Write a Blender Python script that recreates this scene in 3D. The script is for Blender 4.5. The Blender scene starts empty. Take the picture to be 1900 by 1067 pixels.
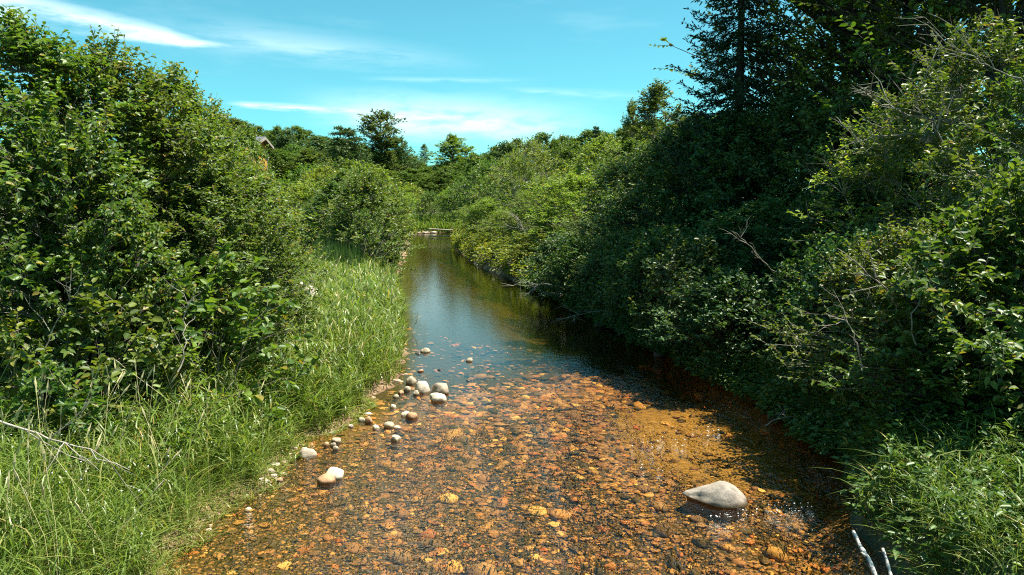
import bpy, bmesh, math, random
import numpy as np
from mathutils import Vector, Matrix, noise as mnoise

R = math.radians
S = bpy.context.scene
COL = S.collection

# ------------------------------------------------------------------ camera, sky, sun, exposure
CAM_H, PITCH, FPX = 3.2, R(5.8), 1463.0
cam_d = bpy.data.cameras.new('camera')
cam = bpy.data.objects.new('camera', cam_d)
COL.objects.link(cam)
cam.location = (0, 0, CAM_H)
cam.rotation_euler = (R(90) - PITCH, 0, 0)
cam_d.sensor_width = 36.0
cam_d.lens = 36.0 * FPX / 1900.0
cam_d.clip_start, cam_d.clip_end = 0.05, 3000
S.camera = cam

SUN_EL, SUN_AZ = R(65), R(79)          # azimuth clockwise from +Y (view direction) towards +X
sd = Vector((math.cos(SUN_EL) * math.sin(SUN_AZ), math.cos(SUN_EL) * math.cos(SUN_AZ), math.sin(SUN_EL)))
sun_d = bpy.data.lights.new('sun', 'SUN')
sun_d.energy, sun_d.angle, sun_d.color = 5.0, R(0.5), (1.0, 0.95, 0.84)
sun = bpy.data.objects.new('sun', sun_d)
COL.objects.link(sun)
sun.rotation_euler = sd.to_track_quat('Z', 'Y').to_euler()

S.view_settings.view_transform = 'Standard'
S.view_settings.look = 'None'
S.view_settings.exposure = 1.25
S.view_settings.gamma = 1.0
S.view_settings.use_curve_mapping = False
S.cycles.max_bounces = 8
S.cycles.diffuse_bounces = 5
S.cycles.glossy_bounces = 3
S.cycles.transmission_bounces = 4
S.cycles.transparent_max_bounces = 8
S.cycles.sample_clamp_indirect = 4.0
S.cycles.sample_clamp_direct = 12.0
S.cycles.use_denoising = False
S.cycles.pixel_filter_type = 'BLACKMAN_HARRIS'
S.cycles.filter_width = 1.1
S.cycles.caustics_reflective = False
S.cycles.caustics_refractive = False


class NT:
    """tiny helper to write shader maths as expressions"""
    def __init__(self, tree):
        self.t = tree; self.n = tree.nodes; self.l = tree.links
    def node(self, typ, **kw):
        n = self.n.new(typ)
        for k, v in kw.items():
            setattr(n, k, v)
        return n
    def put(self, sock, val):
        if isinstance(val, bpy.types.NodeSocket):
            self.l.new(val, sock)
        elif val is not None:
            sock.default_value = val
    def math(self, op, a, b=None, c=None, clamp=False):
        n = self.node('ShaderNodeMath', operation=op, use_clamp=clamp)
        for i, v in enumerate((a, b, c)):
            if v is not None:
                self.put(n.inputs[i], v)
        return n.outputs[0]
    def ramp01(self, v, lo, hi):
        n = self.node('ShaderNodeMapRange', interpolation_type='SMOOTHSTEP')
        self.put(n.inputs[0], v); n.inputs[1].default_value = lo; n.inputs[2].default_value = hi
        return n.outputs[0]
    def mix(self, f, a, b, blend='MIX'):
        n = self.node('ShaderNodeMix', data_type='RGBA', blend_type=blend)
        self.put(n.inputs[0], f)
        for s, v in ((n.inputs[6], a), (n.inputs[7], b)):
            self.put(s, (*v, 1.0) if isinstance(v, tuple) and len(v) == 3 else v)
        return n.outputs[2]
    def noise(self, vec, scale, detail=3.0, rough=0.55, out=0):
        n = self.node('ShaderNodeTexNoise')
        if vec is not None:
            self.put(n.inputs['Vector'], vec)
        n.inputs['Scale'].default_value = scale
        n.inputs['Detail'].default_value = detail
        n.inputs['Roughness'].default_value = rough
        return n.outputs[out]
    def ramp(self, fac, stops):
        n = self.node('ShaderNodeValToRGB')
        cr = n.color_ramp
        while len(cr.elements) < len(stops):
            cr.elements.new(0.5)
        for e, (p, c) in zip(cr.elements, stops):
            e.position = p; e.color = (*c, 1.0)
        self.put(n.inputs[0], fac)
        return n.outputs[0]
    def scale_vec(self, vec, s, loc=(0, 0, 0)):
        n = self.node('ShaderNodeMapping')
        self.put(n.inputs[0], vec)
        n.inputs['Scale'].default_value = s
        n.inputs['Location'].default_value = loc
        return n.outputs[0]


world = bpy.data.worlds.new('World')
S.world = world
world.use_nodes = True
w = NT(world.node_tree)
w.n.clear()
sky = w.node('ShaderNodeTexSky', sky_type='NISHITA')
sky.sun_disc = False
sky.sun_elevation = SUN_EL
sky.sun_rotation = SUN_AZ
sky.altitude = 200
sky.air_density = 0.75
sky.dust_density = 0.9
sky.ozone_density = 1.0
skyc = w.mix(1.0, sky.outputs[0], (0.48, 1.20, 1.00), 'MULTIPLY')
tc = w.node('ShaderNodeTexCoord')
sep = w.node('ShaderNodeSeparateXYZ')
w.l.new(tc.outputs['Generated'], sep.inputs[0])
dx, dy, dz = sep.outputs
az = w.math('ARCTAN2', dx, dy)
el = w.math('ARCSINE', dz)
comb = w.node('ShaderNodeCombineXYZ')
w.l.new(az, comb.inputs[0]); w.l.new(el, comb.inputs[1])
ang = comb.outputs[0]


def pix_dir(px, py):
    """direction (azimuth, elevation) of a sight line"""
    x, v = (px - 950) / FPX, (533.5 - py) / FPX
    y = math.cos(PITCH) + math.sin(PITCH) * v
    z = -math.sin(PITCH) + math.cos(PITCH) * v
    return math.atan2(x, y), math.atan2(z, math.hypot(x, y))


def streak(p0, p1, w0, w1, strength, nscale, stretch, edge=0.12):
    """a cirrus streak between two sky directions"""
    a0, e0 = p0; a1, e1 = p1
    L = math.hypot(a1 - a0, e1 - e0)
    ca, sa = (a1 - a0) / L, (e1 - e0) / L
    da = w.math('SUBTRACT', az, a0); de = w.math('SUBTRACT', el, e0)
    p = w.math('DIVIDE', w.math('ADD', w.math('MULTIPLY', da, ca), w.math('MULTIPLY', de, sa)), L)
    q = w.math('ADD', w.math('MULTIPLY', da, -sa), w.math('MULTIPLY', de, ca))
    m = w.node('ShaderNodeMapping')
    w.l.new(ang, m.inputs[0])
    m.inputs['Rotation'].default_value = (0, 0, -math.atan2(sa, ca))
    m.inputs['Scale'].default_value = (1.0, stretch, 1.0)
    m.vector_type = 'TEXTURE' if False else 'POINT'
    nz = w.noise(m.outputs[0], nscale, 5.0, 0.6)
    q = w.math('ADD', q, w.math('MULTIPLY', w.math('SUBTRACT', nz, 0.5), w0 * 0.9))
    wid = w.math('MULTIPLY_ADD', p, w1 - w0, w0)
    g = w.math('SUBTRACT', 1.0, w.math('DIVIDE', w.math('ABSOLUTE', q), wid), clamp=True)
    g = w.math('POWER', g, 1.3)
    ends = w.math('MULTIPLY', w.ramp01(p, -edge, edge), w.math('SUBTRACT', 1.0, w.ramp01(p, 1 - edge * 2, 1 + edge)))
    body = w.math('MULTIPLY', g, ends)
    body = w.math('MULTIPLY', body, w.ramp01(nz, 0.22, 0.62))
    return w.math('MULTIPLY', body, strength, clamp=True)


cl = streak(pix_dir(-160, -30), pix_dir(430, 88), 0.030, 0.008, .95, 9, 5)
for s in (streak(pix_dir(440, 193), pix_dir(760, 210), 0.005, 0.010, 0.62, 30, 9, 0.08),
          streak(pix_dir(640, 205), pix_dir(1080, 235), 0.034, 0.045, 0.75, 10, 4, 0.3),
          streak(pix_dir(380, 60), pix_dir(820, 110), 0.03, 0.02, 0.28, 10, 7, 0.3),
          streak(pix_dir(700, 146), pix_dir(980, 148), 0.005, 0.005, 0.16, 24, 8, 0.2),
          streak(pix_dir(950, 165), pix_dir(1200, 180), 0.006, 0.01, 0.16, 24, 8, 0.2)):
    cl = w.math('MAXIMUM', cl, s)
cirrus = w.noise(w.scale_vec(ang, (1.0, 4.0, 1.0)), 3.2, 6.0, 0.62)
cl = w.math('MAXIMUM', cl, w.math('MULTIPLY', w.ramp01(cirrus, 0.50, 0.85), 0.18))
bgc = w.mix(cl, skyc, (8.5, 9.6, 9.6))
bg = w.node('ShaderNodeBackground')
w.put(bg.inputs[0], bgc)
bg.inputs[1].default_value = 0.078
wo = w.node('ShaderNodeOutputWorld')
w.l.new(bg.outputs[0], wo.inputs[0])


# ------------------------------------------------------------------ helpers
def pt(px, py, d):
    """world point seen at pixel (px, py) of the photograph at distance d along the view"""
    x, v = (px - 950) / FPX, (533.5 - py) / FPX
    y = math.cos(PITCH) + math.sin(PITCH) * v
    z = -math.sin(PITCH) + math.cos(PITCH) * v
    t = d / y
    return x * t, d, CAM_H + z * t


def on_plane(px, py, z=0.0):
    x, v = (px - 950) / FPX, (533.5 - py) / FPX
    y = math.cos(PITCH) + math.sin(PITCH) * v
    zz = -math.sin(PITCH) + math.cos(PITCH) * v
    t = (z - CAM_H) / zz
    return x * t, y * t


def mesh_np(name, V, quads=None, tris=None, mats=(), smooth=False, attrs=None):
    me = bpy.data.meshes.new(name)
    V = np.asarray(V, dtype=np.float32)
    me.vertices.add(len(V))
    me.vertices.foreach_set('co', V.ravel())
    loops, starts, n = [], [], 0
    for F, k in ((quads, 4), (tris, 3)):
        if F is not None and len(F):
            F = np.asarray(F, dtype=np.int32)
            loops.append(F.ravel())
            starts.append(n + np.arange(len(F), dtype=np.int32) * k)
            n += F.size
    loops = np.concatenate(loops); starts = np.concatenate(starts)
    me.loops.add(len(loops)); me.loops.foreach_set('vertex_index', loops)
    me.polygons.add(len(starts)); me.polygons.foreach_set('loop_start', starts)
    me.polygons.foreach_set('use_smooth', np.full(len(starts), bool(smooth or attrs), dtype=bool))
    me.update(calc_edges=True)
    me.validate()
    for k, v in (attrs or {}).items():
        a = me.attributes.new(k, 'FLOAT', 'POINT')
        a.data.foreach_set('value', np.asarray(v, dtype=np.float32))
    for m in mats:
        me.materials.append(m)
    return me


def link(name, data, parent=None, kind=None, label=None, cat=None, group=None, loc=None):
    o = bpy.data.objects.new(name, data)
    COL.objects.link(o)
    if parent is not None:
        o.parent = parent
    if loc is not None:
        o.location = loc
    for k, v in (('kind', kind), ('label', label), ('category', cat), ('group', group)):
        if v:
            o[k] = v
    return o


def unit(a):
    return a / np.maximum(np.linalg.norm(a, axis=-1, keepdims=True), 1e-9)


def tubes(P, rad, sides):
    """P (N,K,3) polylines, rad (N,K) -> verts, quads"""
    N, K, _ = P.shape
    T = np.empty_like(P)
    T[:, 1:-1] = P[:, 2:] - P[:, :-2]
    T[:, 0] = P[:, 1] - P[:, 0]; T[:, -1] = P[:, -1] - P[:, -2]
    T = unit(T)
    ref = np.array([0.31, 0.87, 0.21]); ref /= np.linalg.norm(ref)
    u = unit(np.cross(T, ref)); v = np.cross(T, u)
    a = np.arange(sides) / sides * 2 * np.pi
    ring = u[:, :, None, :] * np.cos(a)[None, None, :, None] + v[:, :, None, :] * np.sin(a)[None, None, :, None]
    V = P[:, :, None, :] + ring * rad[:, :, None, None]
    idx = np.arange(N * K * sides).reshape(N, K, sides)
    i0 = idx[:, :-1, :]; i1 = idx[:, 1:, :]
    Q = np.stack([i0, np.roll(i0, -1, 2), np.roll(i1, -1, 2), i1], -1).reshape(-1, 4)
    return V.reshape(-1, 3), Q


def merge(parts):
    Vs, Qs, n = [], [], 0
    for V, Q in parts:
        Vs.append(V); Qs.append(Q + n); n += len(V)
    return np.concatenate(Vs), np.concatenate(Qs)


def leaves_mesh(pos, u, n, L, Wd, fold=0.12, droop=0.18, simple=False):
    """leaf blades: pos base, u along, n normal; 6 verts / 2 quads each (or 4 verts / 1 quad)"""
    v = unit(np.cross(n, u)); n = np.cross(u, v)
    L = L[:, None]; Wd = Wd[:, None]
    def at(a, b, c):
        return pos + u * (L * a) + v * (Wd * b) + n * (L * c)
    m = len(pos)
    if simple:
        V = np.stack([at(0, 0, 0), at(.45, .5, fold), at(1, 0, -droop), at(.5, -.5, fold)], 1)
        Q = np.arange(m)[:, None] * 4 + np.array([[0, 3, 2, 1]])
        return V.reshape(-1, 3), Q
    V = np.stack([at(0, 0, 0), at(.28, .44, fold), at(.68, .40, fold * .7), at(1, 0, -droop), at(.68, -.40, fold * .7), at(.28, -.44, fold)], 1)
    b = np.arange(m)[:, None] * 6
    Q = np.concatenate([b + np.array([[0, 3, 2, 1]]), b + np.array([[0, 5, 4, 3]])], 0)
    return V.reshape(-1, 3), Q


# ------------------------------------------------------------------ materials
def new_mat(name):
    m = bpy.data.materials.new(name)
    m.use_nodes = True
    t = NT(m.node_tree)
    t.n.clear()
    out = t.node('ShaderNodeOutputMaterial')
    return m, t, out


def leaf_mat(name, dark, mid, light, young, trans=0.32, gloss=0.35, rough=0.42):
    m, t, out = new_mat(name)
    g = t.node('ShaderNodeNewGeometry')
    oi = t.node('ShaderNodeObjectInfo')
    c = t.ramp(g.outputs['Random Per Island'], [(0.0, dark), (0.45, mid), (0.955, light), (0.975, (light[0] * 1.5, light[1] * .85, light[2] * 1.2))])
    at = t.node('ShaderNodeAttribute', attribute_name='young')
    c = t.mix(at.outputs['Fac'], c, young)
    hsv = t.node('ShaderNodeHueSaturation')
    t.put(hsv.inputs['Hue'], t.math('MULTIPLY_ADD', oi.outputs['Random'], 0.045, 0.478))
    t.put(hsv.inputs['Value'], t.math('MULTIPLY_ADD', t.math('FRACT', t.math('MULTIPLY', oi.outputs['Random'], 7.3)), 0.38, 0.84))
    t.put(hsv.inputs['Color'], c)
    c = hsv.outputs[0]
    p = t.node('ShaderNodeBsdfPrincipled')
    t.put(p.inputs['Base Color'], c)
    p.inputs['Roughness'].default_value = rough
    p.inputs['Specular IOR Level'].default_value = gloss
    tr = t.node('ShaderNodeBsdfTranslucent')
    t.put(tr.inputs[0], t.mix(1.0, c, (1.5, 1.55, 0.55), 'MULTIPLY'))
    mx = t.node('ShaderNodeMixShader')
    mx.inputs[0].default_value = trans
    t.l.new(p.outputs[0], mx.inputs[1]); t.l.new(tr.outputs[0], mx.inputs[2])
    t.l.new(mx.outputs[0], out.inputs[0])
    return m


M_ALDER = leaf_mat('alder_leaf', (.044, .088, .014), (.090, .152, .022), (.175, .238, .040), (.24, .27, .05), 0.36)
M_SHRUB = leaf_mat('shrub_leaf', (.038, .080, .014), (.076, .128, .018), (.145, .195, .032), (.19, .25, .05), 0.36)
M_WILLOW = leaf_mat('willow_leaf', (.095, .140, .018), (.155, .212, .026), (.225, .280, .042), (.24, .28, .06), 0.40)
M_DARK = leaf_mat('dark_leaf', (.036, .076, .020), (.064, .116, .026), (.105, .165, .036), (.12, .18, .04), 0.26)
M_MAPLE = leaf_mat('maple_leaf', (.085, .160, .016), (.130, .220, .022), (.175, .265, .032), (.18, .26, .04), 0.40, 0.25)
M_FAR = leaf_mat('far_leaf', (.056, .100, .020), (.090, .140, .026), (.125, .178, .034), (.14, .19, .04), 0.34, 0.2)
M_NEEDLE = leaf_mat('needle', (.014, .034, .016), (.022, .050, .020), (.038, .070, .026), (.05, .08, .03), 0.12, 0.2)
M_PINE = leaf_mat('pine_needle', (.042, .078, .026), (.064, .106, .032), (.090, .138, .040), (.09, .13, .04), 0.18, 0.2)
M_GRASS = leaf_mat('grass_blade', (.090, .155, .022), (.170, .250, .038), (.270, .330, .070), (.44, .39, .14), 0.36, 0.35, 0.38)
M_SEDGE = leaf_mat('sedge_blade', (.045, .085, .016), (.095, .148, .026), (.190, .235, .055), (.36, .34, .12), 0.34, 0.35, 0.38)
M_REED = leaf_mat('reed_blade', (.035, .090, .028), (.055, .125, .032), (.080, .155, .04), (.1, .15, .05), 0.3, 0.3)


def bark_mat(name, c1, c2, scale=18.0, rough=0.85, lo=.3, hi=.7):
    m, t, out = new_mat(name)
    tcn = t.node('ShaderNodeTexCoord')
    nz = t.noise(t.scale_vec(tcn.outputs['Object'], (1, 1, .25)), scale, 5, .65)
    c = t.ramp(nz, [(lo, c1), (hi, c2)])
    p = t.node('ShaderNodeBsdfPrincipled')
    t.put(p.inputs['Base Color'], c)
    p.inputs['Roughness'].default_value = rough
    b = t.node('ShaderNodeBump')
    b.inputs['Strength'].default_value = 0.5; b.inputs['Distance'].default_value = 0.02
    t.put(b.inputs['Height'], nz)
    t.l.new(b.outputs[0], p.inputs['Normal'])
    t.l.new(p.outputs[0], out.inputs[0])
    return m


M_BARK = bark_mat('alder_bark', (.10, .085, .065), (.22, .19, .15))
M_DBARK = bark_mat('dark_bark', (.022, .018, .014), (.06, .05, .04))
M_GREY = bark_mat('lichen_bark', (.13, .12, .09), (.32, .30, .23))
M_DEAD = bark_mat('dead_wood', (.17, .14, .11), (.48, .42, .35), 26.0)
M_DRIFT = bark_mat('weathered_wood', (.035, .075, .09), (.42, .38, .34), 16.0, .8, .46, .54)


def stone_mat(name, stops, wet=True, speck=60.0, rough=0.75, island=False, under=(.42, .40, .34), band=.035, blotch=.75):
    m, t, out = new_mat(name)
    g = t.node('ShaderNodeNewGeometry')
    oi = t.node('ShaderNodeObjectInfo')
    tcn = t.node('ShaderNodeTexCoord')
    rnd = g.outputs['Random Per Island'] if island else oi.outputs['Random']
    c = t.ramp(rnd, stops)
    pos = g.outputs['Position']
    big = t.noise(pos, 9.0, 5, .6)
    c = t.mix(blotch, c, t.ramp(big, [(0.25, (.45, .45, .45)), (0.5, (1, 1, 1)), (0.75, (1.35, 1.3, 1.2))]), 'MULTIPLY')
    sp = t.noise(pos, speck, 5, .75)
    c = t.mix(0.7, c, t.ramp(sp, [(0.3, (.55, .55, .55)), (0.5, (1, 1, 1)), (0.72, (1.35, 1.35, 1.35))]), 'MULTIPLY')
    ro = rough
    if wet:   # wet, algae-dark band just above the water line
        sz = t.node('ShaderNodeSeparateXYZ')
        t.l.new(pos, sz.inputs[0])
        zz = t.math('ADD', sz.outputs[2], t.math('MULTIPLY', t.math('SUBTRACT', big, 0.5), 0.04))
        dry = t.ramp01(zz, 0.012, band)
        c = t.mix(dry, t.mix(1.0, c, under, 'MULTIPLY'), c)
        ro = t.math('MULTIPLY_ADD', dry, rough - 0.35, 0.35)
    p = t.node('ShaderNodeBsdfPrincipled')
    t.put(p.inputs['Base Color'], c)
    t.put(p.inputs['Roughness'], ro)
    b = t.node('ShaderNodeBump')
    b.inputs['Strength'].default_value = 0.6; b.inputs['Distance'].default_value = 0.01
    t.put(b.inputs['Height'], t.math('ADD', sp, big))
    t.l.new(b.outputs[0], p.inputs['Normal'])
    t.l.new(p.outputs[0], out.inputs[0])
    return m


BED_STOPS = [(0.0, (.045, .044, .045)), (.17, (.10, .08, .075)), (.33, (.25, .145, .11)), (.52, (.36, .20, .14)),
             (.69, (.33, .22, .18)), (.83, (.50, .32, .18)), (.91, (.44, .16, .10)), (1.0, (.78, .60, .36))]
M_BEDSTONE = stone_mat('bed_stone', BED_STOPS, wet=False)
M_PEBBLE = stone_mat('bed_pebble', BED_STOPS, wet=False, island=True)
M_WHITE = stone_mat('pale_stone', [(0, (.62, .49, .36)), (1, (.72, .60, .46))], speck=90)
M_TAN = stone_mat('tan_stone', [(0, (.40, .31, .21)), (1, (.52, .41, .28))], speck=80)
M_ORANGE = stone_mat('orange_stone', [(0, (.40, .22, .11)), (1, (.50, .28, .15))], speck=80)
M_GREYST = stone_mat('grey_stone', [(0, (.40, .31, .22)), (1, (.48, .38, .28))], speck=80)
M_PINK = stone_mat('pink_stone', [(0, (.52, .38, .30)), (1, (.60, .46, .37))], speck=80)
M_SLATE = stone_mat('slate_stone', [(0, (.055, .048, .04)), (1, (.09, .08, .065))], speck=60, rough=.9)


# ------------------------------------------------------------------ creek course and terrain
_LY = [-60, 0, 6.9, 8.9, 9.7, 10.5, 11.6, 14, 15.9, 21.8, 30, 40.7, 55, 78, 88, 95, 99, 101]
_LX = [-3.2, -3.1, -3.1, -2.98, -2.88, -2.8, -2.5, -2.2, -2.22, -3.08, -4.4, -5.8, -7.3, -10.0, -11.6, -14.5, -20, -34]
_RY = [-60, 0, 6.9, 8.6, 11.3, 14.4, 21.8, 30, 44.6, 62, 85, 101]
_RX = [3.2, 3.2, 3.25, 3.9, 4.24, 3.75, 2.5, 1.0, -2.1, -4.5, -6.3, -6.9]
Y_END = 100.5


def left(y):
    y = np.asarray(y, float)
    return np.interp(y, _LY, _LX) + 0.09 * np.sin(y * 2.3) + 0.06 * np.sin(y * 5.1 + 1) + .045 * np.sin(y * 9.7 + 2 * np.sin(y * 1.3)) + .02 * np.sin(y * 17.3)


def right(y):
    y = np.asarray(y, float)
    return np.interp(y, _RY, _RX) + 0.10 * np.sin(y * 1.9 + 2) + 0.05 * np.sin(y * 4.7)


def sstep(t):
    t = np.clip(t, 0, 1)
    return t * t * (3 - 2 * t)


def lumps(x, y, f, s=0.0):
    return (np.sin(x * f + 1.3 + s) * np.cos(y * f * 0.83 + 0.7 * s) + 0.5 * np.sin(x * f * 2.3 + y * f * 1.7 + s)
            + 0.25 * np.sin(x * f * 4.9 - y * f * 4.1 + 2 * s)) / 1.75


def bed_z(x, y):
    x, y = np.asarray(x, float), np.asarray(y, float)
    l, r = left(y), right(y)
    s = np.clip((x - l) / (r - l), 0, 1)
    D = np.interp(y, [-60, 5, 13, 18, 26, 45, 80, Y_END - 3, Y_END], [.22, .20, .22, .42, .6, .6, .5, .35, .05])
    shape = sstep(s / 0.42) * 0.85 + 0.15 * sstep(s / 0.08)
    shape = shape * sstep((1 - s) / 0.07) * (1 + 0.5 * sstep((s - .55) / .2))
    shape = shape * (1 - .62 * np.exp(-(((x - 2.2) / 1.0) ** 2 + ((y - 8.5) / 1.1) ** 2)))   # gravel banked up round the boulder
    return -D * shape - 0.01 + 0.025 * lumps(x, y, 3.1) * shape


def land_z(x, y):
    x, y = np.asarray(x, float), np.asarray(y, float)
    yc = np.clip(y, None, Y_END)
    l, r = left(yc), right(yc)
    dl, dr = l - x, x - r
    zl = 0.10 * sstep(dl / .25) + 0.30 * sstep((dl - .2) / .9) + 0.055 * np.clip(dl - 1, 0, 45)
    zr = 0.45 * sstep(dr / .45) + 0.25 * sstep((dr - .4) / 1.2) + 0.07 * np.clip(dr - 1, 0, 40)
    z = np.where(dl > 0, zl, np.where(dr > 0, zr, 0.0))
    t = sstep((y - Y_END) / 2.5)
    zf = 0.45 + 0.03 * np.clip(y - Y_END, 0, 60)
    z = np.where(y > Y_END, np.where((dl > 0) | (dr > 0), z + 0.3 * t, zf * t), z)
    hill = sstep((y - 120) / 110) * (11.0 * sstep((40 - x) / 90) + 4.0)
    z = z + hill
    rough = 0.06 * lumps(x, y, 1.9) * sstep((np.maximum(dl, dr) - .2) / 1.5) + 0.5 * lumps(x, y, .12, 1.0) * sstep((np.hypot(x, y - 20) - 40) / 60)
    return z + rough


def gz(x, y):
    y0 = float(y)
    if y0 <= Y_END and left(y0) < x < right(y0):
        return float(bed_z(x, y0))
    return float(land_z(x, y0))


ys = np.concatenate([np.arange(-60, 2, 3.0), np.arange(2, 5, .5), np.arange(5, 20, .14), np.arange(20, 34, .3), np.arange(34, 88, 1.0),
                     np.arange(88, 100, .5), [Y_END]])
off = np.array([0, .05, .12, .2, .3, .42, .56, .75, 1, 1.3, 1.7, 2.2, 2.8, 3.6, 4.6, 6, 8, 11, 15, 21, 30, 45, 70, 110, 170, 260, 420])
nb = 46


def grid_mesh(name, X, Y, Z, mat):
    r_, c_ = X.shape
    V = np.stack([X, Y, Z], -1).reshape(-1, 3)
    i = np.arange(r_ * c_).reshape(r_, c_)
    Q = np.stack([i[:-1, :-1], i[:-1, 1:], i[1:, 1:], i[1:, :-1]], -1).reshape(-1, 4)
    return V, Q


def ground_material():
    m, t, out = new_mat('bank_soil')
    g = t.node('ShaderNodeNewGeometry')
    pos = g.outputs['Position']
    n1 = t.noise(pos, 1.3, 6, .6); n2 = t.noise(pos, 22, 5, .65); n3 = t.noise(pos, 90, 3, .6)
    c = t.ramp(n2, [(.3, (.055, .042, .022)), (.5, (.10, .075, .042)), (.68, (.17, .125, .075))])
    c = t.mix(t.ramp01(n1, .42, .6), c, t.ramp(n2, [(.3, (.03, .045, .012)), (.7, (.07, .09, .028))]))
    sz = t.node('ShaderNodeSeparateXYZ'); t.l.new(pos, sz.inputs[0])
    zz = t.math('ADD', sz.outputs[2], t.math('MULTIPLY', t.math('SUBTRACT', n2, .5), .10))
    sand = t.ramp(n3, [(.3, (.20, .12, .06)), (.7, (.36, .23, .13))])
    sandy = t.math('MULTIPLY', t.math('SUBTRACT', 1.0, t.ramp01(zz, .10, .20)), t.math('SUBTRACT', 1.0, t.ramp01(t.math('MULTIPLY_ADD', sz.outputs[1], .085, sz.outputs[0]), .3, 1.6)))
    c = t.mix(sandy, c, sand)
    c = t.mix(t.ramp01(zz, .0, .05), t.mix(1.0, c, (.6, .55, .5), 'MULTIPLY'), c)
    p = t.node('ShaderNodeBsdfPrincipled')
    t.put(p.inputs['Base Color'], c); p.inputs['Roughness'].default_value = .9
    b = t.node('ShaderNodeBump'); b.inputs['Strength'].default_value = .8; b.inputs['Distance'].default_value = .03
    t.put(b.inputs['Height'], t.math('ADD', n2, t.math('MULTIPLY', n3, .4)))
    t.l.new(b.outputs[0], p.inputs['Normal'])
    t.l.new(p.outputs[0], out.inputs[0])
    return m


def bed_material():
    m, t, out = new_mat('creek_bed')
    g = t.node('ShaderNodeNewGeometry')
    pos = g.outputs['Position']
    vor = t.node('ShaderNodeTexVoronoi'); t.l.new(t.scale_vec(pos, (1, 1, .2)), vor.inputs['Vector']); vor.inputs['Scale'].default_value = 26
    n2 = t.noise(pos, 6, 5, .6); n3 = t.noise(pos, 70, 3, .6)
    sepc = t.node('ShaderNodeSeparateColor'); t.l.new(vor.outputs['Color'], sepc.inputs[0])
    grav = t.ramp(sepc.outputs[0], [(0, (.05, .04, .035)), (.35, (.20, .125, .08)), (.7, (.34, .21, .135)), (1, (.46, .32, .2))])
    grav = t.mix(t.ramp01(vor.outputs['Distance'], .25, .6), grav, (.05, .04, .03))
    # fine golden sand settled in the slack water along the deeper side
    sx = t.node('ShaderNodeSeparateXYZ'); t.l.new(pos, sx.inputs[0])
    a = t.math('DIVIDE', t.math('SUBTRACT', sx.outputs[0], 2.75), 1.35)
    b_ = t.math('DIVIDE', t.math('SUBTRACT', sx.outputs[1], 11.9), 2.9)
    rr = t.math('SQRT', t.math('ADD', t.math('MULTIPLY', a, a), t.math('MULTIPLY', b_, b_)))
    rr = t.math('ADD', rr, t.math('MULTIPLY', t.math('SUBTRACT', n2, .5), 1.5))
    sandm = t.math('SUBTRACT', 1.0, t.ramp01(rr, .5, 1.25))
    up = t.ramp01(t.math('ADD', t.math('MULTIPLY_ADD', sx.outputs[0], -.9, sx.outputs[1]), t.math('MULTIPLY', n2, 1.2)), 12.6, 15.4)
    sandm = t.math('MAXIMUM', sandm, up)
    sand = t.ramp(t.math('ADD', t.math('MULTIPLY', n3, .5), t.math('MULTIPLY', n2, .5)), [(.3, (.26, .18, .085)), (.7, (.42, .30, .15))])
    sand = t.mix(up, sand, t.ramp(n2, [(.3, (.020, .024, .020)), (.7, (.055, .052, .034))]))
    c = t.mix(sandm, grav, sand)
    p = t.node('ShaderNodeBsdfPrincipled')
    t.put(p.inputs['Base Color'], c); p.inputs['Roughness'].default_value = .9
    b = t.node('ShaderNodeBump'); b.inputs['Strength'].default_value = .7; b.inputs['Distance'].default_value = .03
    t.put(b.inputs['Height'], t.math('SUBTRACT', t.math('MULTIPLY', n3, .5), t.math('MULTIPLY', vor.outputs['Distance'], t.math('SUBTRACT', 1.0, sandm))))
    t.l.new(b.outputs[0], p.inputs['Normal'])
    t.l.new(p.outputs[0], out.inputs[0])
    return m


M_GROUND, M_BED = ground_material(), bed_material()
Lc, Rc = left(ys)[:, None], right(ys)[:, None]
YY = np.repeat(ys[:, None], len(off), 1)
XL = Lc - off[None, ::-1]
XR = Rc + off[None, :]
ZL, ZR = land_z(XL, YY), land_z(XR, YY)
tb = np.linspace(0, 1, nb)[None, :]
XB = Lc + (Rc - Lc) * tb
YB = np.repeat(ys[:, None], nb, 1)
ZB = bed_z(XB, YB)
ZB[:, 0] = ZL[:, -1]; ZB[:, -1] = ZR[:, 0]
xf = np.concatenate([XL[-1], XB[-1, 1:-1], XR[-1]])
yf = np.concatenate([[Y_END], Y_END + np.array([.3, .7, 1.2, 2, 3, 5, 8, 12, 18, 25, 34, 45, 60, 80, 105, 135, 170, 220, 300, 420, 700])])
XF = np.repeat(xf[None, :], len(yf), 0) * (1 + (yf[:, None] - Y_END) / 900)
YF = np.repeat(yf[:, None], len(xf), 1)
ZF = land_z(XF, YF)
ZF[0] = np.concatenate([ZL[-1], ZB[-1, 1:-1], ZR[-1]])
link('ground', mesh_np('ground', *merge([grid_mesh('', XL, YY, ZL, None), grid_mesh('', XR, YY, ZR, None), grid_mesh('', XF, YF, ZF, None)]),
                       mats=[M_GROUND], smooth=True), kind='structure', label='bare soil and leaf litter of the creek banks and woods')
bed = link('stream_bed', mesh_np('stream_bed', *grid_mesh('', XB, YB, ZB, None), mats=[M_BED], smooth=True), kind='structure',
           label='gravel and golden sand bed under the shallow creek')


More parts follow.
